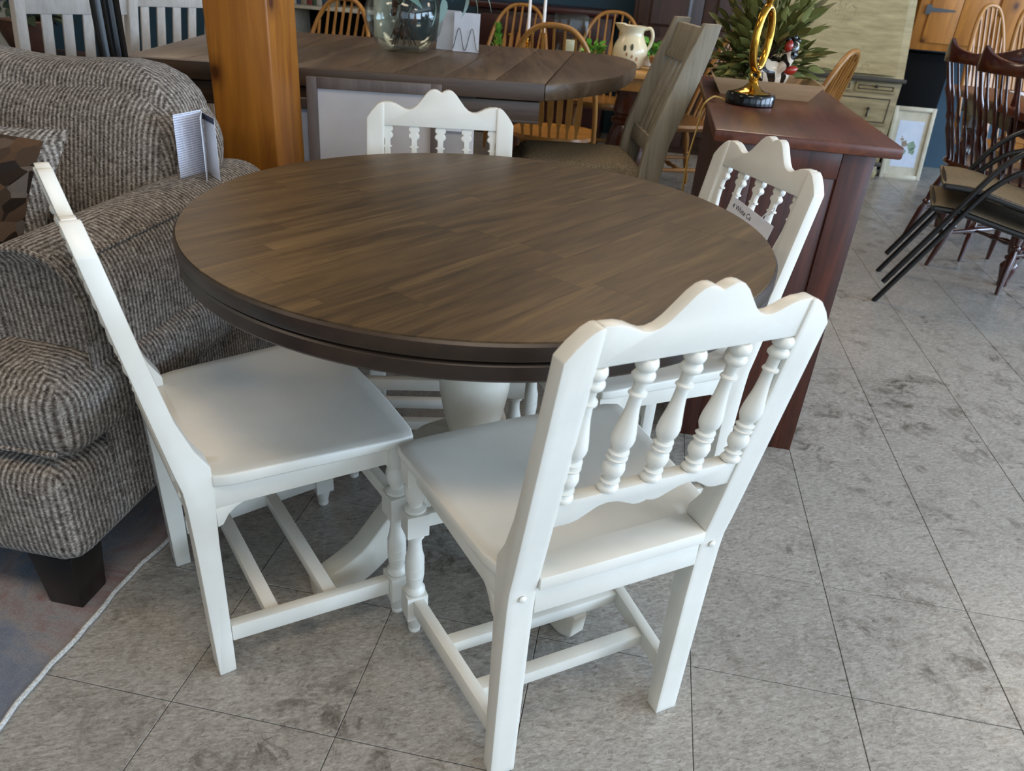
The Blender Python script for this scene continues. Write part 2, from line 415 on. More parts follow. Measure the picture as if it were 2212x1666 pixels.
def mk_tile():
    t = NT('vinyl_tile'); v = t.coord('World', (1,1,1), (0, 0, R(-38)))
    oi = t.node('ShaderNodeObjectInfo')
    vs = t.coord('World', (7, 20, 1), (0, 0, R(-20))); st = t.noise(vs, 5, 7, .8, 1.2)
    vb = t.coord('World', (40, 110, 1), (0, 0, R(-25))); fl = t.noise(vb, 1.5, 6, .8, .8)
    ws = t.coord('World'); big = t.noise(ws, 1.5, 4, .6); mid = t.noise(ws, 6.5, 6, .75, .5)
    c = t.ramp(fl, [(.30, '#5f584f'), (.42, '#8f8981'), (.56, '#a8a39b'), (.74, '#c4c0b9')])
    sk = t.ramp(st, [(.53, (0,0,0,1)), (.66, (1,1,1,1))])
    c = t.mix(t.math('MULTIPLY', sk, .62), c, '#6b6255')
    vf = t.coord('World', (60, 150, 1), (0, 0, R(-48))); fk = t.noise(vf, 1.0, 3, .6, .5)
    c = t.mix(t.math('MULTIPLY', t.ramp(fk, [(.64, (0,0,0,1)), (.70, (1,1,1,1))]), .6), c, '#5a5146')
    m2 = t.noise(t.coord('World', (1, 1, 1), (0, 0, R(25))), 13, 7, .8, .8)
    dirt = t.math('MULTIPLY', t.ramp(m2, [(.47, (0,0,0,1)), (.60, (1,1,1,1))]), t.ramp(mid, [(.42, (0,0,0,1)), (.58, (1,1,1,1))]))
    dirt = t.math('MULTIPLY', dirt, t.ramp(big, [(.40, (.25,.25,.25,1)), (.58, (1,1,1,1))]))
    c = t.mix(t.math('MULTIPLY', dirt, .9), c, '#4a4238')
    vs2 = t.coord('World', (70, 2.2, 1), (0, 0, R(52))); scr = t.noise(vs2, 1.6, 3, .6, .4)
    c = t.mix(t.math('MULTIPLY', t.ramp(scr, [(.70, (0,0,0,1)), (.74, (1,1,1,1))]), .45), c, '#5c5348')
    hv = t.node('ShaderNodeHueSaturation'); t.l(c, hv.inputs['Color'])
    t.l(t.math('ADD', t.math('MULTIPLY', oi.outputs['Random'], .08), .94), hv.inputs['Value'])
    t.bump(fl, .06, .001)
    return t.done(hv.outputs[0], t.ramp(mid, [(.3, (.2,)*3+(1,)), (.7, (.40,)*3+(1,))]), spec=.5)
M['tile'] = mk_tile()
M['grout'] = paint('dirty_joint', '#574e43', '#6a6054', .9)
M['wall_blue'] = paint('blue_wall_paint', '#1f3a4a', '#274658', .7, 3)
M['wall_cream'] = paint('cream_wall_paint', '#a89f8c', '#b8af9c', .8, 3)
M['ceiling'] = paint('ceiling_board', '#c8c4ba', '#d4d0c6', .9, 20)
M['dark_walnut'] = wood('dark_walnut', '#20140e', '#43291d', 'Z', 8, 14, .4, 2, vary=.1)
M['red_cabinet'] = wood('red_mahogany', '#1e0a07', '#3c1610', 'X', 8, 14, .3, 2, vary=.1)
M['bookcase'] = paint('bookcase_paint', '#9a9180', '#b0a894', .6)
BOOKS = [paint('book_cover', a, b, .6) for a, b in (('#5a1f1c', '#70302a'), ('#22303f', '#2e4050'), ('#6a6050', '#80765f'), ('#2c3a2a', '#3a4a36'), ('#8a8478', '#9c968a'))]
def mk_lampglow():
    t = NT('lit_diffuser'); t.b.inputs['Emission Color'].default_value = (1, .83, .62, 1); t.b.inputs['Emission Strength'].default_value = 3
    return t.done('#fff3df', .5)
M['diffuser'] = mk_lampglow()
def mk_pillow():
    t = NT('leaf_tapestry'); v = t.coord('Object'); vo = t.node('ShaderNodeTexVoronoi'); vo.inputs['Scale'].default_value = 27
    t.l(t.coord('Object', (1, 1, 1.7), (0, R(35), 0)), vo.inputs['Vector'])
    sp = t.node('ShaderNodeSeparateColor'); t.l(vo.outputs['Color'], sp.inputs[0])
    c = t.ramp(sp.outputs[0], [(.0, '#17120f'), (.3, '#2b2018'), (.5, '#3a3026'), (.7, '#5d4430'), (.85, '#63584f'), (1, '#17120f')])
    n = t.noise(v, 300, 2); t.bump(n, .4, .002)
    return t.done(t.mix(t.math('MULTIPLY', n, .3), c, '#241a14'), .95, spec=.1)
M['pillow'] = mk_pillow()

# ------------------------------------------------------------------ the room
X0, X1, Y0, Y1, ZC = -6.4, 5.5, -5.5, 4.05, 2.9
def struct(o, label, cat): return tag(o, label, cat, kind='structure')
floor = struct(MB().box(X0-.1, X1+.1, Y0-.1, Y1+.1, -.12, -.0035).build('floor', M['grout']), 'pale grey vinyl tile floor with dark scuffs', 'floor')
TS = .3048
def tile_mesh():
    h = TS/2-.0007; b = .0009
    mb = MB().rings([[(-h,-h,-.0035),(h,-h,-.0035),(h,h,-.0035),(-h,h,-.0035)], [(-h,-h,-b),(h,-h,-b),(h,h,-b),(-h,h,-b)], [(-h+b,-h+b,0),(h-b,-h+b,0),(h-b,h-b,0),(-h+b,h-b,0)]])
    return mb
cand = []
ct = cam_o.matrix_world.translation
for i in range(-14, 18):
    for j in range(-9, 13):
        c = Vector(((i+.5)*TS, (j+.5)*TS, 0)); best = 0
        for q in [(c.x+a*TS/2, c.y+b*TS/2) for a in (-1, 0, 1) for b in (-1, 0, 1)]:
            d = Vector((q[0], q[1], 0))-ct; z = d.dot(cf)
            if z > .1 and abs(d.dot(cr)/z) < .70 and abs(d.dot(cu)/z) < .53: best = 1
        hidden = c.x < -1.75 and c.y < -.8
        cand.append((0 if best and not hidden else 1, (c-ct).length, c))
cand.sort(key=lambda t: (t[0], t[1]))
tm = None; rest = MB()
for k, (b, d, c) in enumerate(cand):
    if k < 290 and b == 0:
        if tm is None:
            o = tile_mesh().build('tile', M['tile'], floor, smooth=0); tm = o.data
        else: o = link('tile', tm, floor)
        o.location = c
    else:
        q = tile_mesh(); q.xform(Matrix.Translation(c)); rest.add(q.v, q.f)
tag(rest.build('tile_field', M['tile'], floor, smooth=0), None, None, kind='stuff')
far = MB()
for (a0, a1, b0, b1) in ((X0, -14*TS, Y0, Y1), (18*TS, X1, Y0, Y1), (-14*TS, 18*TS, Y0, -9*TS), (-14*TS, 18*TS, 13*TS, Y1)):
    far.box(a0, a1, b0, b1, -.0034, -.0004)
tag(far.build('tile_border', M['tile'], floor, smooth=0), None, None, kind='stuff')
struct(MB().box(X0-.1, X1+.1, Y1, Y1+.1, -.12, ZC).build('wall_back', M['wall_blue']), 'dark teal blue painted wall behind the cabinets', 'wall')
wl = struct(MB().box(X0-.1, X0, Y0, Y1, -.12, ZC).build('wall_left', M['wall_cream']), 'cream painted side wall beyond the couch', 'wall')
struct(MB().box(X0-.1, X1+.1, Y0-.1, Y1+.1, ZC, ZC+.1).build('ceiling', M['ceiling']), 'off-white ceiling with warm light panels', 'ceiling')
def window_wall(name, horiz, pos, lo, hi, spans, label):
    mb = MB()
    def bx(a0, a1, z0, z1):
        if horiz: mb.box(a0, a1, pos-.1, pos, z0, z1)
        else: mb.box(pos, pos+.1, a0, a1, z0, z1)
    bx(lo, hi, -.12, .58); bx(lo, hi, 2.52, ZC); e = lo
    for (a, b) in spans: bx(e, a, .58, 2.52); e = b
    bx(e, hi, .58, 2.52)
    return struct(mb.build(name, M['wall_cream']), label, 'wall')
sp_r = [(-4.85, -2.35), (-1.95, .55), (1.05, 3.55)]; sp_f = [(-3.65, -1.15), (-.65, 1.85), (2.35, 4.85)]
window_wall('wall_right', False, X1, Y0, Y1, sp_r, 'cream side wall holding tall shop windows')
window_wall('wall_front', True, Y0, X0, X1, sp_f, 'cream front wall holding wide shop windows')
wi = 0
for horiz, pos, spans in ((False, X1, sp_r), (True, Y0, sp_f)):
    for a, b in spans:
        wi += 1
        def fr(mb, a0, a1, z0, z1, t=.03):
            if horiz: mb.box(a0, a1, pos-.05-t, pos-.05+t, z0, z1)
            else: mb.box(pos+.05-t, pos+.05+t, a0, a1, z0, z1)
            return mb
        m = MB(); fr(m, a, a+.05, .58, 2.52); fr(m, b-.05, b, .58, 2.52); fr(m, a+.05, b-.05, .58, .63); fr(m, a+.05, b-.05, 2.47, 2.52); fr(m, (a+b)/2-.025, (a+b)/2+.025, .63, 2.47)
        wo = struct(m.build('window_%d' % wi, M['paper'], bevel=.004), 'tall shop window with a white frame, number %d along the glass front' % wi, 'window')
        for (p0, p1) in ((a+.05, (a+b)/2-.025), ((a+b)/2+.025, b-.05)):
            fr(MB(), p0, p1, .63, 2.47, .004).build('pane', M['glass'], wo)
for k, (x, y) in enumerate(LAMPS):
    t_ = thing('ceiling_light', 'warm rectangular ceiling light panel in the shop ceiling', 'light', (x, y, ZC), 0, 'ceiling light panels')
    m = MB()
    for (a0, a1, b0, b1) in ((-.64, .64, -.34, -.3), (-.64, .64, .3, .34), (-.64, -.6, -.3, .3), (.6, .64, -.3, .3)): m.box(a0, a1, b0, b1, -.05, 0)
    m.build('light_frame', M['paper'], t_)
    MB().box(-.6, .6, -.3, .3, -.02, -.01).build('diffuser', M['diffuser'], t_)

# ------------------------------------------------------------------ round pedestal table
TX, TY, TZ, TR = -.821, -1.252, .76, .536
table = thing('round_pedestal_table', 'round walnut-topped dining table on a cream turned pedestal', 'table', (TX, TY, 0))
top = MB().lathe([(TR-.02, TZ-.062), (TR-.006, TZ-.060), (TR-.003, TZ-.056), (TR-.003, TZ-.036), (TR-.006, TZ-.033), (TR-.012, TZ-.032), (TR-.012, TZ-.029), (TR-.002, TZ-.028), (TR, TZ-.025), (TR, TZ-.006), (TR-.004, TZ-.0025), (TR-.006, TZ-.004)], seg=128).build('table_rim', M['table_edge'], table)
MB().lathe([(TR-.0125, TZ-.0325), (TR-.0105, TZ-.0325), (TR-.0105, TZ-.0285), (TR-.0125, TZ-.0285)], seg=96).build('rim_groove', M['groove'], top)
# veneer planks, clipped to the circle
def clip_circle(u0, u1, v0, v1, r):
    pts = []
    def arc(n=96): return [(r*math.cos(2*math.pi*k/n), r*math.sin(2*math.pi*k/n)) for k in range(n)]
    poly = arc()
    for (axis, val, sgn) in ((0, u0, 1), (0, u1, -1), (1, v0, 1), (1, v1, -1)):
        out = []
        for a, b in zip(poly, poly[1:]+poly[:1]):
            ia, ib = (a[axis]-val)*sgn >= 0, (b[axis]-val)*sgn >= 0
            if ia: out.append(a)
            if ia != ib:
                t_ = (val-a[axis])/(b[axis]-a[axis]); out.append((a[0]+(b[0]-a[0])*t_, a[1]+(b[1]-a[1])*t_))
        poly = out
        if len(poly) < 3: return []
    return poly
rp = random.Random(3); ga = R(60); gu = Vector((math.cos(ga), math.sin(ga), 0)); gv = Vector((-math.sin(ga), math.cos(ga), 0))
pr = TR-.0045; v = -pr; row = 0
while v < pr:
    v2 = min(pr, v+.098); u = -pr-rp.uniform(0, .35)
    while u < pr:
        u2 = u+rp.uniform(.30, .52); g = .00012
        poly = clip_circle(u+g, u2-g, v+g, v2-g, pr)
        if len(poly) >= 3:
            dz = rp.uniform(0, .0001)
            MB().prism(poly, lambda a, b: gu*a+gv*b+Vector((0, 0, TZ-.004)), lambda a, b: gu*a+gv*b+Vector((0, 0, TZ-dz))).build('plank', M['tabletop'], table, smooth=0)
        u = u2
    v = v2
MB().lathe([(.16, TZ-.075), (.165, TZ-.07), (.165, TZ-.0622), (.16, TZ-.0622)], seg=32).build('mounting_plate', M['pedestal'], table)
MB().lathe([(.085, .685), (.075, .66), (.05, .645), (.045, .625), (.055, .6), (.066, .56), (.074, .5), (.0765, .44), (.073, .39), (.063, .335), (.052, .295), (.048, .28), (.056, .27), (.06, .262), (.06, .25), (.054, .243), (.056, .2), (.06, .12), (.062, .09), (.05, .08)], seg=40).build('pedestal_column', M['pedestal'], table)
cent = catmull([(.04, 0, .225), (.12, 0, .2), (.195, 0, .135), (.265, 0, .072), (.34, 0, .04), (.385, 0, .034)], 5)
for k in range(4):
    a = R(228.7+90*k); ca, sa = math.cos(a), math.sin(a); rs = []
    n = len(cent)
    for i, p in enumerate(cent):
        d = (cent[min(i+1, n-1)]-cent[max(i-1, 0)]).normalized(); nn = Vector((-d.z, 0, d.x))
        hw = interp([(0, .03), (.7, .03), (.9, .027), (1, .018)], i/(n-1)); ht = interp([(0, .05), (.25, .04), (.6, .033), (.85, .033), (1, .028)], i/(n-1))
        ring = []
        for (s1, s2) in ((-1,-1),(-.6,-1),(.6,-1),(1,-1),(1,.6),(.8,1),(-.8,1),(-1,.6)):
            q = p+nn*ht*s2; q = Vector((q.x, s1*hw, max(q.z, 0.0)))
            ring.append((q.x*ca-q.y*sa, q.x*sa+q.y*ca, q.z))
        rs.append(ring)
    MB().rings(rs).build('foot', M['pedestal'], table, smooth=50, bevel=.003)

# ------------------------------------------------------------------ white spindle-back chairs
def yy(z): return -.0113-.1853*(z-.4289)
def make_chair():
    c = thing('spindle_back_chair', '', 'chair')
    W_, T_ = .187, .044; I_ = W_-T_
    # rear legs with posts
    zs = [0, .012, .15, .30, .385, .42, .455, .49, .55, .65, .75]
    def rear(z): return interp([(0, 0), (.36, -.004), (.42, -.0085), (.46, yy(.46))], z) if z < .46 else yy(z)
    def front(z): return interp([(0, .030), (.30, .034), (.40, .038), (.45, .040), (.475, .032), (.50, yy(.5)+.034), (.60, yy(.6)+.029), (.86, yy(.86)+.026)], z)
    tops = [(W_, .815), (W_-.012, .832), (W_-.026, .847), (W_-.036, .853), (I_, .853)]
    for sgn in (1, -1):
        m = MB(); cols = []
        for (x, zt) in tops:
            zz = [z for z in zs]+[zt]
            cols.append([(sgn*x, rear(z), z) for z in zz]+[(sgn*x, front(z), z) for z in zz[::-1]])
        m.rings(cols)
        leg = m.build('rear_leg', M['white'], c, bevel=.0025)
        MB().lathe([(.0001, 0), (.0055, .0003), (.006, .002), (.004, .0036), (.0001, .004)][::1], (sgn*(W_-.022), -.0085, .405), (0, -1, 0), 12).build('bolt_cap', M['white'], leg)
    # crest
    half = [(0, .8815), (.006, .8855), (.013, .8885), (.02, .889), (.028, .8865), (.038, .878), (.05, .863), (.06, .851), (.07, .8425), (.08, .839), (.09, .8395), (.101, .844), (.113, .850), (.125, .8535), (I_+.002, .8545)]
    outline = [(-I_-.002, .799), (I_+.002, .799)]+half[::-1]+[(-x, z) for x, z in half[1:]]
    MB().prism(outline, lambda x, z: (x, yy(z)+.003, z), lambda x, z: (x, yy(z)+.0225, z)).build('crest_rail', M['white'], c, bevel=.0022)
    hb = [(0, .5515), (.004, .5495), (.012, .5475), (.022, .549), (.035, .556), (.05, .563), (.066, .566), (.08, .563), (.095, .553), (.107, .545), (.118, .542), (I_+.002, .542)]
    low = [(I_+.002, .587), (-I_-.002, .587)]+[(-x, z) for x, z in hb[::-1]]+hb[1:]
    MB().prism(low, lambda x, z: (x, yy(z)+.003, z), lambda x, z: (x, yy(z)+.024, z)).build('lower_rail', M['white'], c, bevel=.0015)
    sp = [(.010, 0), (.0145, .012), (.0152, .03), (.0135, .05), (.008, .066), (.0085, .075), (.0138, .083), (.0138, .092), (.009, .100), (.0105, .118), (.0142, .15), (.0155, .185), (.0142, .222), (.0105, .247), (.0092, .256), (.0142, .265), (.0145, .279), (.0095, .289), (.0095, .301), (.0140, .309), (.0140, .324), (.0095, .333), (.0115, .352), (.0150, .395), (.0158, .43), (.0145, .48), (.0115, .56), (.0088, .65), (.0078, .72), (.0078, .742), (.0118, .751), (.0118, .765), (.0078, .774), (.0078, .835), (.010, .850), (.0142, .868), (.0148, .89), (.0118, .913), (.0095, .920), (.0132, .935), (.0145, .958), (.0132, .985), (.010, 1.0)]
    p0 = Vector((0, yy(.587)+.0125, .587)); p1 = Vector((0, yy(.799)+.0115, .7995)); L = (p1-p0).length
    for k in range(-2, 3):
        m = MB().lathe([(r, t_*L) for r, t_ in sp], (k*.0676, p0.y, p0.z), p1-p0, 16)
        # sawn flat on the front face
        ax = (p1-p0).normalized(); fn = Vector((0, ax.z, -ax.y)).normalized()
        for i, q in enumerate(m.v):
            rel = q-Vector((k*.0676, p0.y, p0.z)); d = rel.dot(fn)
            if d > .0055: m.v[i] = q-fn*(d-.0055)
        m.build('spindle', M['white'], c, smooth=45)
    # seat, slightly dished, with a tongue between the posts
    m = MB(); nx, ny = 18, 12; ya, yb = .036, .3795
    def sx(t_): return interp([(0, .188), (.05, .196), (.5, .212), (.93, .2276), (1, .2262)], t_)
    top_, bot_ = [], []
    for j in range(ny+1):
        t_ = j/ny; rowt, rowb = [], []
        for i in range(nx+1):
            s_ = i/nx*2-1; x = s_*sx(t_); y = ya+(yb-ya)*t_+(.012*(1-s_*s_) if j == ny else .012*(1-s_*s_)*t_)
            if j == ny and abs(s_) > .9: y -= .006
            z = .439-.007*(1-s_**2)*math.sin(math.pi*min(1, t_*1.05))-(.004*t_*t_)
            rowt.append((x, y, z)); rowb.append((x, y, .416))
        top_.append(rowt); bot_.append(rowb)
    n1 = nx+1; vs = [p for r_ in top_ for p in r_]+[p for r_ in bot_ for p in r_]; off = n1*(ny+1); fs = []
    for j in range(ny):
        for i in range(nx):
            a = j*n1+i; fs += [(a, a+1, a+n1+1, a+n1), (off+a, off+a+n1, off+a+n1+1, off+a+1)]
    ring = [i for i in range(nx+1)]+[j*n1+nx for j in range(1, ny+1)]+[ny*n1+i for i in range(nx-1, -1, -1)]+[j*n1 for j in range(ny-1, 0, -1)]
    for a, b in zip(ring, ring[1:]+ring[:1]): fs.append((a, b, off+b, off+a))
    m.add(vs, fs); m.build('seat', M['white'], c, smooth=50, bevel=.004, skip=lambda q: q.y < .037 and abs(q.x) < I_)
    MB().box(-I_+.0005, I_-.0005, -.0144, .0362, .416, .439).build('seat_tongue', M['white'], c, bevel=.0025, skip=lambda q: q.y > .03)
    # aprons
    for sgn in (1, -1):
        MB().beam((sgn*.176, .036, .3945), (sgn*.196, .334, .3945), .018, .043).build('side_apron', M['white'], c, bevel=.0015)
        MB().prism([(.036, .373), (.085, .373), (.068, .366), (.055, .355), (.045, .338), (.036, .335)], lambda y, z: (sgn*.170, y, z), lambda y, z: (sgn*.186, y, z)).build('corner_bracket', M['white'], c, bevel=.001)
    MB().box(-I_, I_, -.006, .014, .366, .416).build('rear_apron', M['white'], c, bevel=.0015)
    MB().box(-.176, .176, .342, .36, .373, .416).build('front_apron', M['white'], c, bevel=.0015)
    # turned front legs
    for sgn in (1, -1):
        x, y = sgn*.2, .352; q = .0205
        leg = MB(); leg.box(x-q, x+q, y-q, y+q, .368, .416)
        leg.lathe([(.012, .368), (.0165, .362), (.0195, .35), (.0195, .338), (.0165, .326), (.0125, .318), (.0125, .314), (.020, .309), (.0205, .304), (.015, .299)], (x, y, 0), seg=18)
        leg.box(x-q, x+q, y-q, y+q, .252, .300)
        leg.lathe([(.013, .252), (.018, .247), (.018, .241), (.0128, .236), (.0128, .222), (.0145, .205), (.0182, .19), (.0182, .171), (.0168, .170), (.0168, .168), (.0184, .167), (.0184, .151), (.0168, .150), (.0168, .148), (.0182, .147), (.0165, .132), (.0145, .124), (.0145, .119), (.020, .113), (.0205, .107), (.016, .102)], (x, y, 0), seg=18)
        leg.box(x-q, x+q, y-q, y+q, .045, .103)
        leg.lathe([(.0105, 0), (.012, .001), (.0125, .008), (.0115, .010), (.0145, .022), (.0165, .032), (.018, .040), (.018, .0455)], (x, y, 0), seg=18)
        leg.build('front_leg', M['white'], c, smooth=40)
        MB().beam((sgn*.168, .034, .083), (sgn*.198, .332, .078), .021, .036).build('side_stretcher', M['white'], c, bevel=.0018)
    MB().box(-.18, .18, .343, .363, .262, .292).build('front_stretcher', M['white'], c, bevel=.0018)
    for y, hw in ((.112, .1665), (.222, .1775)):
        MB().box(-hw, hw, y-.0125, y+.0125, .068, .094).build('cross_stretcher', M['white'], c, bevel=.0018)
    return c
ch = make_chair()
spots = [((-.4873, -1.7346), .6196, 'cream spindle-back chair nearest the camera, seen from behind'),
         ((-1.2948, -1.6272), R(-45.4), 'cream spindle-back chair beside the grey couch, seat facing the table'),
         ((-1.05, -.72), 3.3982, 'cream spindle-back chair across the table, in front of the framed picture'),
         ((-.338, -.886), 2.0792, 'cream spindle-back chair with a paper tag, against the mahogany cabinet')]
chairs = []
for k, (p, th, lab) in enumerate(spots):
    o = ch if k == 0 else copy_tree(ch)
    chairs.append(place(o, (p[0], p[1], 0), th, lab, 'cream chairs around the round table'))

# paper price tag tied to the chair by the cabinet
tag_o = thing('price_tag', 'white paper price tag tied to the chair spindles', 'tag', (0, 0, 0))
tc = chairs[3]; MW = Matrix.Translation(tc.location) @ Matrix.Rotation(tc.rotation_euler.z, 4, 'Z')
ax = Vector((0, yy(.8)-yy(.6), .2)).normalized()
tilt = Matrix.Translation((-.028, yy(.738)+.0255, .738)) @ Matrix.Rotation(R(10.5), 4, 'X') @ Matrix.Rotation(R(-7), 4, 'Y')
MB().prism([(-.082, -.085), (.082, -.085), (.082, 0), (-.082, 0)], lambda x, z: (x, 0, z), lambda x, z: (x, .0006, z)).xform(MW @ tilt).build('card', M['paper'], tag_o, smooth=0)
fc = bpy.data.curves.new('tag_text', 'FONT'); fc.body = '4 White Ca'; fc.size = .0165; fc.extrude = .0001
fo = bpy.data.objects.new('tag_text', fc); COL.objects.link(fo)
bpy.context.view_layer.update()
me = bpy.data.meshes.new_from_object(fo.evaluated_get(bpy.context.evaluated_depsgraph_get())); bpy.data.objects.remove(fo)
me.transform(MW @ tilt @ Matrix.Translation((.074, .0009, -.022)) @ Matrix.Rotation(R(90), 4, 'X') @ Matrix.Rotation(R(180), 4, 'Y'))
me.materials.clear(); me.materials.append(M['ink']); link('lettering', me, tag_o)
lp = [MW @ tilt @ Vector((-.05-.022*math.cos(a)*.6, .003+.004*math.sin(a), .012+.022*math.cos(a)+.003*math.sin(a))) for a in [2*math.pi*k/20 for k in range(20)]]
MB().tube(lp, .0011, 6, closed=True).build('string_loop', M['paper'], tag_o)

# ------------------------------------------------------------------ rug, couch, booklet
rug = thing('area_rug', 'faded blue and rust vintage rug under the couch', 'rug', (-3.2, -1.6, 0))
def edge_x(y): return -1.462+.006*math.sin(y*9+1)+.004*math.sin(y*21)+(-.02 if y > -1.3 else 0)*min(1, (y+1.3)*2)
ys = [-3.4+2.7*k/90 for k in range(91)]
vs, fs = [], []
for k, y in enumerate(ys):
    for x, z in ((-5.0, .0012), (-5.0, .007), (edge_x(y)-.004, .007), (edge_x(y)-.004, .0012)): vs.append((x, y, z))
    if k:
        a, b = 4*(k-1), 4*k; fs += [(a, b, b+1, a+1), (a+1, b+1, b+2, a+2), (a+2, b+2, b+3, a+3), (a+3, b+3, b, a)]
fs += [(0, 1, 2, 3), (363, 362, 361, 360)]
MB().add(vs, fs).build('rug_field', M['rug'], rug, world=True)
MB().tube([(edge_x(y)+.0015*math.sin(k*2.1), y, .0055) for k, y in enumerate(ys)], .0048, 8).build('serged_edge', M['rug_edge'], rug, world=True)

couch = thing('couch', 'grey brown ribbed fabric couch with dark block feet', 'couch', (-2.4, -1.25, 0))
CX = -1.462
def cshape(mb, name, par=couch, mat='fabric'): return mb.build(name, M[mat], par, smooth=60, world=True)
cshape(rounded_box(-3.42, CX, -1.70, -.80, .125, .345, .045, nx=14), 'base')
def arm(xo, sgn, name='arm'):
    # profile across the arm (x toward the outside, z), swept front to back
    prof = [(-.195, .30), (0, .16), (.0, .45), (.004, .58), (-.004, .635), (-.022, .672), (-.06, .697), (-.105, .703), (-.15, .694), (-.182, .66), (-.195, .6)]
    pp = catmull([Vector((a, 0, b)) for a, b in prof[2:]], 4); loop = [Vector((-.195, 0, .30)), Vector((0, 0, .16))]+pp
    rs = []
    for (y, k) in ((-1.532, .86), (-1.548, .93), (-1.55, .97), (-1.545, 1), (-1.3, 1.01), (-1.0, 1.01), (-.84, 1.0), (-.812, .985), (-.80, .94)):
        c = Vector((-.0975, 0, .45)); rs.append([(xo+sgn*((p-c).x*k+c.x), y, (p-c).z*k+c.z) for p in loop])
    a = cshape(MB().rings(rs), name)
    for (yy_, kk) in ((-1.549, .975),):
        pth = [(xo+sgn*((p-Vector((-.0975, 0, .45))).x*kk-.0975), yy_-.003, (p.z-.45)*kk+.45) for p in loop[1:]]
        cshape(MB().tube(pth, .0055, 6), 'piping', a).location = (0, 0, 0)
    pth = [(xo+sgn*(-.0195), y, .6755) for y in [-1.54+.73*k/30 for k in range(31)]]
    cshape(MB().tube(pth, .0045, 6), 'piping', a)
    return a
def fix_world(o):
    for c in o.children: c.location = (0, 0, 0)
for xo, sg in ((CX, 1), (-3.42, -1)):
    arm(xo, sg)
# sub-part meshes were made relative to their parent's zero origin: bring them to the couch frame
for a in [o for o in couch.children if o.name.startswith('arm')]:
    for c in a.children:
        for v in c.data.vertices: v.co -= Vector(couch.location)
for (x0, x1, tee) in ((-2.43, CX+.008, 1), (-3.42, -2.45, 0)):
    mb = rounded_box(x0, x1, -1.665, -1.05, .342, .50, .045, puff=.016, nx=14)
    for v in mb.v:
        if v.x > -1.69 and tee:      # tee-shaped front corner in front of the arm
            pass
    c_ = cshape(mb, 'seat_cushion')
    for zz in (.372,):
        pth = []
        r_ = .04
        for k in range(41):
            t_ = k/40; x = x0+.02+(x1-x0-.04)*t_; pth.append((x, -1.672-.008*math.sin(math.pi*t_), zz))
        p_ = MB().tube(pth, .005, 6).build('piping', M['fabric'], c_); 
        for v in p_.data.vertices: v.co -= Vector(couch.location)
def back_cushion(x0, x1):
    mb = rounded_box(x0, x1, -.11, .11, 0, .37, .085, puff=.026, nx=16)
    for i, v in enumerate(mb.v):
        t_ = (v.x-x0)/(x1-x0); tz = v.z/.37
        z = v.z+(.012*math.sin(t_*9)+.02*math.sin(math.pi*t_)) *tz - .05*tz*max(0, (t_-.78)/.22)**2
        mb.v[i] = Vector((v.x, v.y-.985+.1*tz, .505+z))
    o = cshape(mb, 'back_cushion')
    pth = []
    for k in range(33):
        t_ = k/32; z = .505+.368+.012*math.sin(t_*9)+.02*math.sin(math.pi*t_)-.05*max(0, (t_-.78)/.22)**2
        pth.append((x0+.05+(x1-x0-.10)*t_, -.985+.1-.07, z-.004))
    for k in range(1, 14):
        t_ = k/13; pth.append((x1-.04+.03*math.sin(min(1, t_*2)*math.pi/2), -.985+.03-.09*t_, .845-.28*t_))
    p_ = MB().tube(catmull(pth[::2], 3), .0055, 6).build('piping', M['fabric'], o)
    for v in p_.data.vertices: v.co -= Vector(couch.location)
back_cushion(-2.43, -1.578); back_cushion(-3.36, -2.45)
cshape(rounded_box(-3.3, -1.6, -.90, -.80, .3, .78, .04, nx=10), 'back_frame')
for x, y in ((-1.535, -1.645), (-3.35, -1.645), (-1.535, -.86), (-3.35, -.86)):
    a, b = .045, .036
    MB().rings([[(x-b, y-b, .007), (x+b, y-b, .007), (x+b, y+b, .007), (x-b, y+b, .007)], [(x-a, y-a, .14), (x+a, y-a, .14), (x+a, y+a, .14), (x-a, y+a, .14)]]).build('foot', M['couch_leg'], couch, bevel=.003, world=True)

pl = thing('throw_pillow', 'throw pillow with dark leaf pattern and grey woven border on couch', 'pillow', (-1.905, -1.30, .50))
def pillow_mesh(h, th, y0, inset=1.0):
    n = 18; mb = MB(); rows = []
    for side in (1, -1):
        g = []
        for j in range(n+1):
            for i in range(n+1):
                u, v = i/n*2-1, j/n*2-1
                pin = 1-.13*(u*u*(1-v*v)+v*v*(1-u*u))
                x = u*h*pin*inset; z = v*h*pin*inset
                y = side*th*max(0, (1-(u*inset)**2)*(1-(v*inset)**2))**.45+y0*side
                g.append((x, y, z))
        rows.append(g)
    f = []; N = n+1
    for s_, g in enumerate(rows):
        o = s_*N*N
        for j in range(n):
            for i in range(n):
                a = j*N+i; q = (o+a, o+a+1, o+a+N+1, o+a+N); f.append(q if s_ else q[::-1])
    return mb.add(rows[0]+rows[1], f)
PM = Matrix.Rotation(R(14), 4, 'Z') @ Matrix.Rotation(R(-22), 4, 'X') @ Matrix.Rotation(R(9), 4, 'Y')
PO = Matrix.Translation((0, 0, .172))
pillow_mesh(.19, .07, 0).xform(PO @ PM).build('border', M['fabric'], pl, smooth=60, weld=True)
pf = MB(); n = 14
g = []
for j in range(n+1):
    for i in range(n+1):
        u, v = (i/n*2-1)*.86, (j/n*2-1)*.86; pin = 1-.13*(u*u*(1-v*v)+v*v*(1-u*u))
        g.append((u*.19*pin, -.07*((1-u*u)*(1-v*v))**.45-.003, v*.19*pin))
pf.add(g, [(j*(n+1)+i, j*(n+1)+i+1, (j+1)*(n+1)+i+1, (j+1)*(n+1)+i) for j in range(n) for i in range(n)])
pf.xform(PO @ PM).build('patterned_panel', M['pillow'], pl, smooth=60)

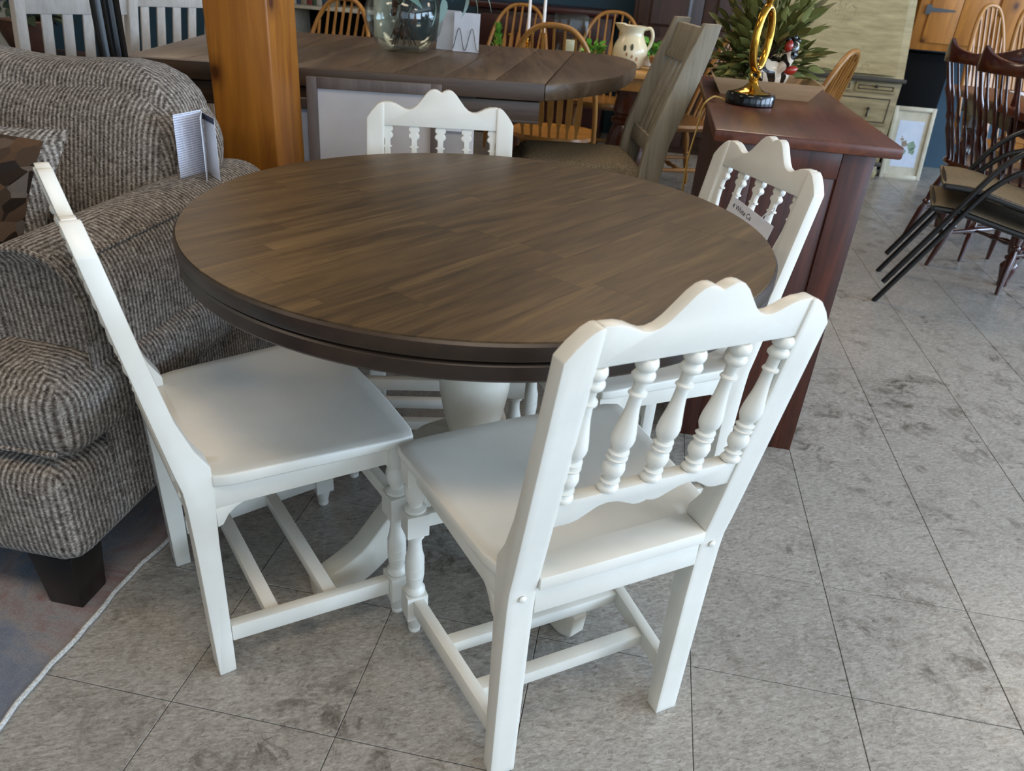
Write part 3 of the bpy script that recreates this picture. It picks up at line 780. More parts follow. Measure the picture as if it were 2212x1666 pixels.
bk = thing('booklet', 'folded white leaflet standing open on the couch arm', 'leaflet', (-1.525, -1.01, .70))
def leaf_page(name, mat, x0, y0, x1, y1, h, lean=0, z0=0.0):
    d = Vector((x1-x0, y1-y0, 0)).normalized(); nn = Vector((-d.y, d.x, 0))*.0006
    return MB().prism([(0, 0), (1, 0), (1, 1), (0, 1)], lambda a, b: Vector((x0+(x1-x0)*a, y0+(y1-y0)*a+lean*b, z0+h*b)), lambda a, b: Vector((x0+(x1-x0)*a, y0+(y1-y0)*a+lean*b, z0+h*b))+nn).build(name, M[mat], bk, smooth=0)
leaf_page('printed_page', 'printed', -.034, -.05, -.02, .04, .142, .004)
leaf_page('page', 'paper', -.02, .041, .02, -.035, .139, .004)
leaf_page('cover', 'paper', -.019, .042, .04, -.012, .136, .004)
leaf_page('cover_band', 'navy', -.0182, .0412, .0408, -.0128, .013, .0004, .1235)

# ------------------------------------------------------------------ timber post
post = tag(MB().box(-1.697, -1.522, -.655, -.488, 0, ZC).build('timber_post', M['post'], bevel=.006, seg=3), 'square varnished pine timber post behind the couch', 'post')

# ------------------------------------------------------------------ mahogany cabinet with lamp and tray
cab = thing('sideboard', 'dark mahogany sideboard standing end-on beside the table', 'sideboard', (-.17, -.1, 0))
MB().box(-.385, .05, -.675, .5, .84, .868).build('top', M['mahogany_x'], cab, bevel=.005, world=True)
MB().box(-.338, -.006, -.638, .47, .0, .84).build('body', M['mahogany'], cab, world=True)
for (x0, x1, z0, z1) in ((-.345, -.275, 0, .84), (-.075, 0, 0, .84)):
    MB().box(x0, x1, -.652, -.638, z0, z1).build('stile', M['mahogany'], cab, bevel=.002, world=True)
for (z0, z1) in ((0, .06), (.775, .84)):
    MB().box(-.275, -.075, -.650, -.638, z0, z1).build('rail', M['mahogany'], cab, bevel=.002, world=True)
MB().box(-.275, -.075, -.644, -.638, .06, .775).build('end_panel', M['mahogany'], cab, bevel=.002, world=True)
for k in range(3):
    y0 = -.62+k*.365
    d = MB().box(-.006, .006, y0, y0+.345, .06, .80).build('door', M['mahogany'], cab, bevel=.003, world=True)

LZ = .868
lamp = thing('table_lamp', 'brass table lamp with an upright oval ring on a black base', 'lamp', (-.262, -.175, LZ))
MB().lathe([(.066, 0), (.070, .003), (.071, .026), (.068, .031), (.06, .033)], seg=40).build('base', M['black_gloss'], lamp)
MB().lathe([(.054, .033), (.052, .035), (.036, .040), (.024, .047), (.016, .056), (.012, .062), (.015, .064), (.015, .067), (.010, .069), (.010, .072)], seg=32).build('foot', M['brass'], lamp)
yr = Matrix.Translation((0, 0, .081)) @ Matrix.Rotation(R(-20), 4, 'Z')
MB().tube([yr @ Vector((.012*math.cos(a), 0, .012*math.sin(a))) for a in [2*math.pi*k/24 for k in range(24)]], .0045, 10, closed=True).build('small_ring', M['brass'], lamp)
yr = Matrix.Translation((0, 0, .176)) @ Matrix.Rotation(R(58), 4, 'Z')
MB().tube([yr @ Vector((.043*math.cos(a), 0, .080*math.sin(a))) for a in [2*math.pi*k/48 for k in range(48)]], .0115, 12, closed=True).build('oval_ring', M['brass'], lamp, smooth=80)
MB().lathe([(.006, .258), (.009, .268), (.02, .30), (.03, .33), (.028, .335), (.008, .337), (.006, .38), (.016, .39), (.018, .43), (.012, .44)], seg=24).build('stem', M['brass'], lamp)
cord = tag(MB().tube(catmull([(-.333, -.185, LZ+.006), (-.352, -.19, LZ+.012), (-.372, -.2, LZ+.012), (-.394, -.215, LZ-.012), (-.402, -.24, LZ-.07), (-.415, -.275, LZ-.18), (-.41, -.31, .5), (-.40, -.33, .2), (-.40, -.33, .004)], 6), .0028, 8).build('lamp_cord', M['cord']), 'thin amber lamp cord hanging down the sideboard side', 'cord')

tray = thing('serving_tray', 'pale wooden tray with flared sides under the plant', 'tray', (-.2, .17, LZ))
a, b = (.135, .16), (.168, .195)
bm_ = MB().box(-a[0], a[0], -a[1], a[1], 0, .006); bm_.build('tray_floor', M['tray'], tray, bevel=.001)
def q4(s, z): return [(-s[0], -s[1], z), (s[0], -s[1], z), (s[0], s[1], z), (-s[0], s[1], z)]
o_, t_, i_ = q4(a, 0), q4(b, .05), q4((b[0]-.006, b[1]-.006), .05); ii = q4((a[0]-.006, a[1]-.006), .0062)
for k in range(4):
    j = (k+1) % 4
    MB().add([o_[k], o_[j], t_[j], t_[k], ii[k], ii[j], i_[j], i_[k]], [(0,1,2,3),(7,6,5,4),(0,4,5,1),(1,5,6,2),(2,6,7,3),(3,7,4,0)]).build('side', M['tray'], tray, smooth=0)

# striped ceramic hen planter
hen = thing('hen_planter', 'zebra-striped ceramic hen planter with red comb and wattle', 'planter', (-.205, .19, LZ+.0065))
MB().lathe([(.05, 0), (.062, .004), (.08, .03), (.086, .06), (.078, .088), (.066, .098), (.06, .096), (.07, .085), (.074, .06), (.06, .02), (.02, .014)], seg=32, sx=1.12).build('bowl', M['zebra'], hen)
rs = []
for (x, y, z, rx, rz) in ((.06, -.02, .045, .04, .05), (.082, -.035, .078, .032, .034), (.096, -.045, .108, .027, .028), (.102, -.052, .135, .027, .026), (.102, -.054, .158, .022, .02), (.1, -.054, .172, .008, .008)):
    rs.append([(x-.03+rx*math.cos(t_)*.9, y-.012+rx*math.sin(t_), z-.012+.25*rx*math.cos(t_)) for t_ in [2*math.pi*k/18 for k in range(18)]])
MB().rings(rs).build('neck', M['zebra'], hen, smooth=70)
for (dx, dz, r_) in ((-.012, .17, .012), (.002, .176, .013), (.015, .168, .011)):
    MB().lathe([(.001, -r_), (r_*.7, -r_*.7), (r_, 0), (r_*.7, r_*.7), (.001, r_)], (.07+dx, -.068, dz-.012), seg=14).build('crown', M['black_gloss'], hen, smooth=80)
MB().lathe([(.001, -.02), (.010, -.012), (.0135, 0), (.010, .012), (.001, .02)], (.058, -.096, .140), (.2, 0, 1), 14).build('comb', M['red'], hen, smooth=80)
MB().lathe([(.001, -.022), (.011, -.012), (.014, 0), (.011, .012), (.001, .022)], (.08, -.098, .072), (1, 0, .4), 14).build('wattle', M['red'], hen, smooth=80)
MB().lathe([(.001, 0), (.007, .001), (.007, .004), (.001, .005)], (.082, -.094, .116), (.5, -1, 0), 12).build('eye', M['black_gloss'], hen)
# leaves
def leaf_data(name, L, Wd, mat, fold=.25, curl=.12):
    n = 6; vs, fs = [], []
    for i in range(n+1):
        t_ = i/n; wd = Wd*math.sin(math.pi*min(1, t_**.75*.97+.03)); z = -curl*L*t_*t_
        vs += [(-wd, t_*L, z+fold*wd), (0, t_*L, z), (wd, t_*L, z+fold*wd)]
        if i:
            a = 3*(i-1); fs += [(a, a+1, a+4, a+3), (a+1, a+2, a+5, a+4)]
    me = bpy.data.meshes.new(name); me.from_pydata(vs, [], fs); me.shade_smooth(); me.materials.append(mat); return me
def put_leaf(me, p, d, parent, roll=0, sc=1, name='leaf'):
    o = link(name, me, parent); d = Vector(d).normalized()
    up = Vector((0, 0, 1)) if abs(d.z) < .95 else Vector((1, 0, 0))
    x = d.cross(up).normalized(); z = x.cross(d)
    m = Matrix((x, d, z)).transposed().to_4x4() @ Matrix.Rotation(roll, 4, 'Y')
    o.matrix_basis = Matrix.Translation(p) @ m @ Matrix.Scale(sc, 4); return o
def bush(parent, me, c, rx, rz, n, rng, sprig=5, stem_mat='twig', low=-.1, keep=None):
    k = 0
    while k < n:
        th = rng.uniform(0, 2*math.pi); el = rng.uniform(low, 1.0); ce = math.sqrt(max(0, 1-el*el)) if el > 0 else 1
        dr = Vector((ce*math.cos(th), ce*math.sin(th), el)); ln = rng.uniform(.55, 1.0)
        tip = Vector(c)+Vector((dr.x*rx*ln, dr.y*rx*ln, dr.z*rz*ln)); base = Vector(c)+Vector((dr.x*.01, dr.y*.01, 0))
        MB().tube([base, base.lerp(tip, .5)+Vector((0, 0, .006)), tip], .0014, 4).build('stem', M[stem_mat], parent)
        for s_ in range(sprig):
            t_ = .35+.65*s_/(sprig-1); p = base.lerp(tip, t_)
            side = Vector((-dr.y, dr.x, 0))*(1 if s_ % 2 else -1)
            d = (dr*.9+side*rng.uniform(.3, .8)+Vector((0, 0, rng.uniform(0, .5)))) if s_ < sprig-1 else dr+Vector((0, 0, .2))
            k += 1
            if keep is None or keep(p+d.normalized()*.03): put_leaf(me, p, d, parent, rng.uniform(-.8, .8), rng.uniform(.75, 1.2))
rng = random.Random(11)
pb = thing('potted_greenery', 'bushy olive green leafy plant spilling from the hen planter', 'plant', (-.205, .19, LZ+.09))
lf = leaf_data('leaf', .06, .0125, M['leaf_olive'])
clear = lambda q: not (-.02 < q.x < .13 and q.y < -.03 and q.z < .1)
bush(pb, lf, (0, 0, 0), .19, .26, 330, rng, 6, low=-.32, keep=clear)
fol = MB(); lv = [v.co.copy() for v in lf.vertices]; lfc = [list(p.vertices) for p in lf.polygons]
for k in range(430):
    th = rng.uniform(0, 6.28); el = rng.uniform(-.3, 1); ce = math.sqrt(max(0, 1-el*el)) if el > 0 else 1; r_ = rng.uniform(.25, .85)
    p = Vector((ce*math.cos(th)*.19*r_, ce*math.sin(th)*.19*r_, el*.26*r_)); d = Vector((ce*math.cos(th)+rng.uniform(-.7, .7), ce*math.sin(th)+rng.uniform(-.7, .7), el+rng.uniform(-.1, .7))).normalized()
    if not clear(p+d*.03): continue
    x = d.cross(Vector((0, .1, 1))).normalized(); z = x.cross(d); Ml = Matrix.Translation(p) @ Matrix((x, d, z)).transposed().to_4x4() @ Matrix.Rotation(rng.uniform(-1, 1), 4, 'Y')
    fol.add([Ml @ q for q in lv], lfc)
tag(fol.build('inner_foliage', M['leaf_olive'], pb), None, None, kind='stuff')

# ------------------------------------------------------------------ counter-height weathered table
dk = thing('counter_table', 'long weathered brown counter-height table with a rounded end', 'table', (-.982, .301, 0), R(13))
DZ, DT, HW, LEN, DE = .87, .05, .507, 1.24, .385
END = [(0, -.51), (.05, -.472), (.11, -.412), (.2, -.302), (.283, -.17), (.345, -.02), (.395, .13), (.432, .28), (.44, .37), (.43, .46), (.405, .54), (.36, .595), (.30, .628), (.22, .638)]
OUT = [(-LEN, -.515)]+END+[(-LEN, .63)]
def slant(p): return p[0]-.195*(p[1]+.507)
def clips(poly, x0, x1):
    for val, sg in ((x0, 1), (x1, -1)):
        out = []
        for p, q in zip(poly, poly[1:]+poly[:1]):
            fa, fb = (slant(p)-val)*sg, (slant(q)-val)*sg
            if fa >= 0: out.append(p)
            if (fa >= 0) != (fb >= 0):
                t_ = fa/(fa-fb); out.append((p[0]+(q[0]-p[0])*t_, p[1]+(q[1]-p[1])*t_))
        poly = out
    return poly
cuts = [-1.5, -1.24, -1.085, -.93, -.775, -.62, -.465, -.31, -.155, 0.0, .5]
for a, b in zip(cuts, cuts[1:]):
    pg = clips(OUT, a+.0008, b-.0008)
    if b < .4:      # body boards stop at the continuous edge rail
        out = []
        for p, q in zip(pg, pg[1:]+pg[:1]):
            fa, fb = p[1]+.486, q[1]+.486
            if fa >= 0: out.append(p)
            if (fa >= 0) != (fb >= 0):
                t_ = fa/(fa-fb); out.append((p[0]+(q[0]-p[0])*t_, -.486))
        pg = out
    if len(pg) >= 3:
        MB().prism(pg, lambda x, y: (x, y, DZ-DT), lambda x, y: (x, y, DZ)).build('plank' if b < .4 else 'rounded_end', M['ash'], dk, bevel=.0015 if b < .4 else .006)
MB().prism([(-LEN, -.515), (-.001, -.5105), (.0035, -.4868), (-LEN, -.4868)], lambda x, y: (x, y, DZ-DT), lambda x, y: (x, y, DZ)).build('edge_rail', M['ash_edge'], dk, bevel=.002)
for s_ in (1, -1):
    MB().box(-LEN+.02, -.01, s_*(HW-.03)-.012, s_*(HW-.03)+.012, DZ-DT-.068, DZ-DT-.006).build('apron', M['ash_edge'], dk, bevel=.003)
    MB().box(-LEN+.02, -.01, s_*(HW-.033)-.016, s_*(HW-.033)+.016, DZ-DT-.071, DZ-DT-.062).build('apron_bead', M['ash_edge'], dk, bevel=.002)
MB().box(-LEN+.02, -LEN+.045, -HW+.04, HW-.04, DZ-DT-.068, DZ-DT-.006).build('apron', M['ash_edge'], dk, bevel=.003)
for x in (-.24, -.20): pass
MB().box(-.28, -.21, -HW+.004, -HW+.016, DZ-DT-.006, DZ-DT+.0).build('leaf_latch', M['black_metal'], dk)
for x in (-1.0, -.35):
    MB().box(x-.07, x+.07, -.3, .3, DZ-DT-.055, DZ-DT).build('trestle_head', M['ash_edge'], dk, bevel=.004)
    MB().box(x-.05, x+.05, -.12, .12, .08, DZ-DT-.055).build('trestle_post', M['ash_edge'], dk, bevel=.006)
    MB().box(x-.06, x+.06, -.36, .36, 0, .08).build('trestle_foot', M['ash_edge'], dk, bevel=.01)
MB().box(-.94, -.41, -.02, .02, .3, .38).build('trestle_stretcher', M['ash_edge'], dk, bevel=.004)

# glass bowl vase with sage stems, cards
vase = thing('glass_bowl_vase', 'round clear glass vase on the weathered table', 'vase', (-1.483, .345, DZ))
ro = [(.075, 0), (.082, .004), (.105, .025), (.132, .065), (.143, .105), (.14, .15), (.122, .195), (.1, .225), (.098, .24), (.106, .255)]
MB().lathe(ro+[(r-.004, z+(.006 if z < .03 else 0)) for r, z in ro[::-1][:-2]]+[(.07, .012)], seg=48).build('glass_body', M['glass'], vase, smooth=80)
sg = thing('sage_stems', 'pale sage leaf stems with dry pods standing in glass vase', 'plant', (-1.483, .345, DZ+.02))
rng = random.Random(5); lf2 = leaf_data('leaf', .075, .019, M['leaf_sage'], .15, .3)
for k in range(11):
    a = rng.uniform(0, 6.28); bx = Vector((.03*math.cos(a), .03*math.sin(a), 0)); tp = Vector((.09*math.cos(a)+.05, .07*math.sin(a)-.01, rng.uniform(.2, .32)))
    MB().tube([bx*-1.6, bx*.2+Vector((0, 0, .1)), tp], .0022, 5).build('stem', M['twig'], sg)
    for j in range(3): put_leaf(lf2, tp-Vector((0, 0, .03*j)), (math.cos(a+j*2), math.sin(a+j*2), -.9+.5*j), sg, rng.uniform(-1, 1), rng.uniform(.8, 1.1))
for p, d in (((.12, -.02, .16), (.25, -.2, -1)), ((.15, -.01, .17), (.1, -.1, -1)), ((.235, .0, .19), (.05, -.1, -1)), ((.25, 0, .2), (.4, 0, -.6)), ((.28, .02, .21), (.5, 0, -.5)), ((.05, -.05, .17), (-.1, -.1, -1))):
    MB().tube([(.03, 0, .12), (p[0]*.6, p[1], p[2]+.08), p], .002, 5).build('stem', M['twig'], sg); put_leaf(lf2, p, d, sg, rng.uniform(-.5, .5), 1.15)
for k in range(9):
    p = Vector((rng.uniform(-.035, .045), rng.uniform(-.04, .02), rng.uniform(.03, .15)))
    MB().lathe([(.001, -.018), (.009, -.012), (.013, 0), (.009, .01), (.001, .016)], p, (rng.uniform(-.6, .6), 0, 1), 8).build('dry_pod', M['terracotta'], sg)
for k in range(8):
    p = Vector((rng.uniform(-.07, .07), rng.uniform(-.05, .05), .02)); MB().tube([p, p*.2+Vector((0, 0, .11)), (rng.uniform(-.06, .06), 0, .17)], .0016, 5).build('twig', M['twig'], sg)
cd = thing('card_holder', 'white card leaning in a twisted wire easel on the weathered table', 'card', (-1.285, .5, DZ), R(8))
MB().prism([(-.05, 0), (.05, 0), (.05, .135), (-.05, .135)], lambda x, z: (x, .0+z*.25, z+.002), lambda x, z: (x, .0008+z*.25, z+.002)).build('card', M['paper'], cd, smooth=0)
wp = [(-.05+.1*k/40, -.012+.24*(.04-.036*math.cos(k/40*4*math.pi+.4)), .004+(.042-.038*math.cos(k/40*4*math.pi+.4))) for k in range(41)]
MB().tube(wp, .0014, 6).build('wire_easel', M['twig'], cd)
cd2 = thing('standing_card', 'plain white folded card standing beside the glass vase', 'card', (-1.37, .53, DZ), R(-12))
MB().prism([(-.045, 0), (.045, 0), (.045, .14), (-.045, .14)], lambda x, z: (x, z*.2, z+.0005), lambda x, z: (x, z*.2+.0008, z+.0005)).build('front_sheet', M['paper'], cd2, smooth=0)
MB().prism([(-.045, 0), (.045, 0), (.045, .14), (-.045, .14)], lambda x, z: (x, .058-z*.2, z+.0005), lambda x, z: (x, .0588-z*.2, z+.0005)).build('rear_sheet', M['paper'], cd2, smooth=0)

# ------------------------------------------------------------------ slat-back counter chairs
def slat_chair(name, label, group, mat, seatmat, sh, th, nsl, hw=.2, d=.075, toprail=.1):
    c = thing(name, label, 'chair', group=group)
    pr_ = [(0, .0), (.25, .02), (sh-.06, .05), (sh, .05), (sh+.12, .035), (sh+(th-sh)*.55, -.01), (th-.05, -.062), (th, -.075)]
    for s_ in (1, -1):
        rs = []
        for k in range(25):
            z = th*k/24; y = interp([(a, b) for a, b in pr_], z); dd = d*interp([(0, .6), (.4, .8), (.6, 1), (.9, .95), (1, .7)], z/th)
            rs.append([(s_*(hw-.034), y-dd/2, z), (s_*hw, y-dd/2, z), (s_*hw, y+dd/2, z), (s_*(hw-.034), y+dd/2, z)])
        MB().rings(rs).build('rear_leg', M[mat], c, bevel=.004, smooth=40)
        MB().beam((s_*(hw-.01), .43, 0), (s_*(hw-.01), .41, sh-.05), .042, .042, (0, 1, 0)).build('front_leg', M[mat], c, bevel=.004)
        MB().beam((s_*(hw-.015), .03, sh*.33), (s_*(hw-.012), .41, sh*.33), .022, .035).build('side_stretcher', M[mat], c, bevel=.002)
        MB().beam((s_*(hw-.02), .06, sh-.075), (s_*(hw-.012), .40, sh-.075), .02, .05).build('side_rail', M[mat], c, bevel=.002)
    MB().box(-hw+.03, hw-.03, .41, .43, sh*.24, sh*.24+.04).build('foot_rail', M[mat], c, bevel=.002)
    MB().box(-hw+.03, hw-.03, .40, .42, sh-.1, sh-.05).build('front_rail', M[mat], c, bevel=.002)
    def py(z): return interp(pr_, z)
    def rail(z0, z1, nm):
        m = MB(); rs = []
        for z in (z0, (z0+z1)/2, z1):
            rs.append([(-hw+.03, py(z)-.012, z), (hw-.03, py(z)-.012, z), (hw-.03, py(z)+.012, z), (-hw+.03, py(z)+.012, z)])
        m.rings(rs).build(nm, M[mat], c, bevel=.003)
    rail(th-toprail-.02, th-.015, 'crest_rail'); rail(sh+.08, sh+.13, 'lower_rail')
    for k in range(nsl):
        x = (-hw+.034)+(2*hw-.068)*(k+1)/(nsl+1); rs = []
        for j in range(9):
            z = sh+.125+(th-toprail-.015-sh-.125)*j/8; rs.append([(x-.017, py(z)-.006, z), (x+.017, py(z)-.006, z), (x+.017, py(z)+.006, z), (x-.017, py(z)+.006, z)])
        MB().rings(rs).build('slat', M[mat], c, bevel=.001)
    rounded_box(-hw+.002, hw-.002, .055, .465, sh-.05, sh+.035, .035, puff=.015, nx=12).build('seat_pad', M[seatmat], c, smooth=60)
    return c
g1 = slat_chair('counter_chair', '', 'counter-height slat chairs', 'greywash', 'tweed', .585, 1.065, 4)
place(g1, (-.515, .11, 0), R(103), 'grey-washed counter chair with tweed seat, side-on by the sideboard')
w1 = slat_chair('counter_chair', '', 'counter-height slat chairs', 'whitewash', 'tweed', .585, 1.1, 4, hw=.205, d=.055, toprail=.16)
place(w1, (-2.62, .06, 0), R(57), 'whitewashed slat-back counter chair nearest the flower pot')
w2 = copy_tree(w1); place(w2, (-2.68, .72, 0), R(55), 'whitewashed slat-back counter chair next to the timber post')

# ------------------------------------------------------------------ black post stand, flowers, window glow
bp = thing('black_display_post', 'black fluted display post between the whitewashed chairs', 'post', (-1.985, -.64, 0))
MB().lathe([(.03, 0), (.03, .02), (.024, .03)], seg=16).build('base', M['black'], bp)
rs = []
for z in (.02, 1.6):
    rs.append([((.028+.004*math.cos(8*t_))*math.cos(t_), (.028+.004*math.cos(8*t_))*math.sin(t_), z) for t_ in [2*math.pi*k/48 for k in range(48)]])
MB().rings(rs).build('fluted_shaft', M['black_metal'], bp)
MB().box(.036, .043, -.006, .006, .02, 1.6).build('side_strip', M['black_metal'], bp)
st = thing('plant_stand', 'small brown side stand holding the flower pot', 'stand', (-3.55, .9, 0))
MB().box(-.2, .2, -.2, .2, .62, .65).build('top', M['dark_walnut'], st, bevel=.004)
for a in (-.17, .17):
    for b in (-.17, .17): MB().box(a-.02, a+.02, b-.02, b+.02, 0, .62).build('leg', M['dark_walnut'], st, bevel=.003)
fp = thing('flower_pot', 'dark clay pot of lilac flowers and foliage at far left', 'plant', (-3.55, .9, .65))
MB().lathe([(.07, 0), (.08, .01), (.11, .08), (.12, .13), (.125, .14), (.115, .145), (.1, .13), (.05, .06)], seg=28).build('pot', M['terracotta'], fp)
rng = random.Random(21); lf3 = leaf_data('leaf', .075, .022, M['leaf_dark'], .2, .25); pe = leaf_data('petal', .05, .024, M['petal'], .2, .1)
for k in range(90):
    th = rng.uniform(0, 6.28); el = rng.uniform(-.2, 1); r_ = rng.uniform(.06, .17)
    p = Vector((r_*math.cos(th), r_*math.sin(th), .16+.2*max(0, el)*rng.uniform(.5, 1))); put_leaf(lf3, p, (math.cos(th), math.sin(th), el*.7-.2), fp, rng.uniform(-.8, .8), rng.uniform(.8, 1.2))
for (x, y, z) in ((.0, -.13, .27), (-.06, -.1, .33), (.05, -.05, .38), (-.12, -.03, .25)):
    for k in range(5): put_leaf(pe, (x, y, z), (math.cos(k*1.26), -.35, math.sin(k*1.26)), fp, 0, 1, 'petal')

# ------------------------------------------------------------------ framed pictures leaning on the counter table
def framed(name, label, loc, rz, lean, wd, ht, fw, fm, pm, dep=.025):
    o = thing(name, label, 'picture', loc, rz)
    Mx = Matrix.Rotation(-lean, 4, 'X')
    for (nm, x0, x1, z0, z1) in (('frame_side', -wd/2, -wd/2+fw, 0, ht), ('frame_side', wd/2-fw, wd/2, 0, ht), ('frame_rail', -wd/2+fw, wd/2-fw, 0, fw), ('frame_rail', -wd/2+fw, wd/2-fw, ht-fw, ht)):
        MB().box(x0, x1, 0, dep, z0, z1).xform(Mx).build(nm, M[fm], o, bevel=.002)
    MB().box(-wd/2+fw, wd/2-fw, dep*.55, dep*.8, fw, ht-fw).xform(Mx).build('print', M[pm], o)
    return o, Mx
f1, Mx = framed('framed_picture', 'large taupe-framed watercolour print leaning on the weathered table', (-1.315, -.475, 0), R(14), R(4), .385, .865, .03, 'taupe', 'canvas')
def daub(par, Mx, mat, x, z, pts, y=.0135):
    MB().prism(pts, lambda a, b: Mx @ Vector((x+a, y, z+b)), lambda a, b: Mx @ Vector((x+a, y-.0003, z+b))).build('painted_flower', M[mat], par, smooth=0)
def blob(r, n=9, sd=1):
    g_ = random.Random(sd); return [(r*g_.uniform(.55, 1.1)*math.cos(2*math.pi*k/n), r*g_.uniform(.55, 1.1)*math.sin(2*math.pi*k/n)) for k in range(n)]
for k, (mt, x, z, r_) in enumerate((('wc_blue', .02, .555, .03), ('wc_blue', .045, .53, .022), ('wc_pink', .115, .57, .032), ('wc_pink', .135, .61, .024), ('wc_pink', .14, .54, .028), ('wc_blue', -.05, .5, .03), ('wc_green', .0, .45, .05), ('wc_pink', .08, .42, .04), ('wc_green', .1, .47, .03))):
    daub(f1, Mx, mt, x, z, blob(r_, 10, k))
f2, _ = framed('framed_picture', 'grey-framed picture mostly hidden behind the taupe one', (-1.41, -.44, 0), R(14), R(2), .36, .80, .03, 'taupe', 'sky_paper')
f3, _ = framed('framed_picture', 'slim white-framed picture leaning under the weathered table', (-1.20, -.352, 0), R(14), R(2), .3, .745, .02, 'paper', 'canvas')

# ------------------------------------------------------------------ windsor chairs
def turned_leg(p0, p1, r, seg=12):
    L = (Vector(p1)-Vector(p0)).length
    pf_ = [(.5, 0), (.62, .06), (.8, .22), (1, .40), (.75, .46), (.7, .47), (1.15, .49), (1.15, .51), (.7, .53), (.95, .6), (1.15, .7), (.85, .82), (1.0, .86), (.8, 1)]
    return MB().lathe([(r*a, L*b) for a, b in pf_], p0, Vector(p1)-Vector(p0), seg)
def windsor(label, group, mat, hoop=.93, hw=.2, nsp=7, lean=.16, sh=.44, comb=False, name='windsor_chair'):
    c = thing(name, label, 'chair', group=group)
    n = 28; ring0, ring1, ring2 = [], [], []
    for k in range(n):
        t_ = 2*math.pi*k/n; x = .225*math.cos(t_); y = .2+.215*math.sin(t_)
        sq = 1/max(abs(math.cos(t_))**4+abs(math.sin(t_))**4, .25)**.12
        ring0.append((x*sq*.86, .2+(y-.2)*sq*.86, sh-.042)); ring1.append((x*sq, .2+(y-.2)*sq, sh-.018)); ring2.append((x*sq*.985, .2+(y-.2)*sq*.985, sh-.002))
    ring3 = [(p[0]*.75, .2+(p[1]-.2)*.75, sh-.010) for p in ring2]
    MB().rings([ring0, ring1, ring2, ring3]).build('seat', M[mat], c, smooth=50)
    legs = []
    for sx_ in (1, -1):
        for (yt, yb) in ((.34, .42), (.07, -.03)):
            a, b = Vector((sx_*.14, yt, sh-.03)), Vector((sx_*.2, yb, 0)); legs.append((a, b)); turned_leg(b, a, .018).build('leg', M[mat], c, smooth=50)
        f, r_ = legs[-2], legs[-1]
        p, q = f[1].lerp(f[0], .42), r_[1].lerp(r_[0], .42)
        MB().lathe([(.008, 0), (.011, .3*(q-p).length), (.015, .5*(q-p).length), (.011, .7*(q-p).length), (.008, (q-p).length)], p, q-p, 10).build('side_stretcher', M[mat], c, smooth=60)
        if sx_ == 1: m1 = p.lerp(q, .5)
        else: m2 = p.lerp(q, .5)
    Lm = (m2-m1).length
    MB().lathe([(.007, 0), (.009, .2*Lm), (.013, .3*Lm), (.008, .36*Lm), (.016, .5*Lm), (.008, .64*Lm), (.013, .7*Lm), (.009, .8*Lm), (.007, Lm)], m1, m2-m1, 10).build('cross_stretcher', M[mat], c, smooth=60)
    def back_y(z): return .03-lean*((z-sh)/(hoop-sh))
    if not comb:
        pts = []
        for k in range(41):
            a = math.pi*k/40; ca_, sa_ = math.cos(a), math.sin(a)
            x = hw*(1 if ca_ > 0 else -1)*abs(ca_)**.75; z = sh-.02+(hoop-sh+.02)*abs(sa_)**.8; pts.append((x, back_y(z), z))
        pts = catmull(pts[::2], 2)
        MB().tube(pts, .0125, 10).build('bow', M[mat], c, smooth=80)
        for k in range(nsp):
            u = (k+1)/(nsp+1)*2-1; xb = u*hw*.8; xt = u*hw*.92
            zt = sh-.02+(hoop-sh+.02)*max(.05, 1-abs(xt/hw)**2.4)**.46-.004
            p, q = Vector((xb, back_y(sh), sh-.012)), Vector((xt, back_y(zt), zt)); L_ = (q-p).length; dr = (q-p).normalized()
            rs = []
            for (t_, wv, dv) in ((0, .006, .006), (.1, .007, .006), (.2, .0155, .005), (.5, .013, .005), (.62, .0125, .005), (.7, .006, .0055), (1, .005, .005)):
                o_ = p+dr*L_*t_; rs.append([o_+Vector((-wv, -dv, 0)), o_+Vector((wv, -dv, 0)), o_+Vector((wv, dv, 0)), o_+Vector((-wv, dv, 0))])
            MB().rings(rs).build('spindle', M[mat], c, smooth=0)
    else:
        # comb crest with raised ears
        def cy(u): return back_y(hoop)+.075*u*u
        rs = []
        for k in range(25):
            u = k/12-1; x = u*(hw+.03); y = cy(u); top_ = hoop+.0+.045*abs(u)**3-.02*(1-abs(u))*1.0+(-.03 if abs(u) > .97 else 0); bot_ = hoop-.07-.005*abs(u)
            th_ = .013
            rs.append([(x, y-th_, bot_), (x, y-th_-.004, (top_+bot_)/2), (x, y-th_, top_), (x, y+th_, top_), (x, y+th_-.002, (top_+bot_)/2), (x, y+th_, bot_)])
        MB().rings(rs).build('crest_rail', M[mat], c, smooth=50, bevel=.003)
        for k in range(nsp):
            u = (k/(nsp-1)*2-1); end = k in (0, nsp-1); ub = u*.86
            p = Vector((ub*hw, .03+.05*u*u, sh-.012)); q = Vector((u*(hw+.01), cy(u*.95), hoop-.066)); L_ = (q-p).length
            r_ = 1.7 if end else 1.0
            MB().lathe([(.006*r_, 0), (.0075*r_, .1*L_), (.009*r_, .2*L_), (.0105*r_, .33*L_), (.006*r_, .4*L_), (.009*r_, .45*L_), (.0055*r_, .5*L_), (.0065*r_, .62*L_), (.0095*r_, .7*L_), (.0055*r_, .78*L_), (.005*r_, L_)], p, q-p, 10).build('spindle', M[mat], c, smooth=60)
    return c
GW = 'golden oak windsor chairs'
wc = windsor('', GW, 'oak', .955, .225, 7)
place(wc, (-1.03, 1.28, 0), 0, 'golden oak bow-back chair seen from behind beyond the rounded table end')
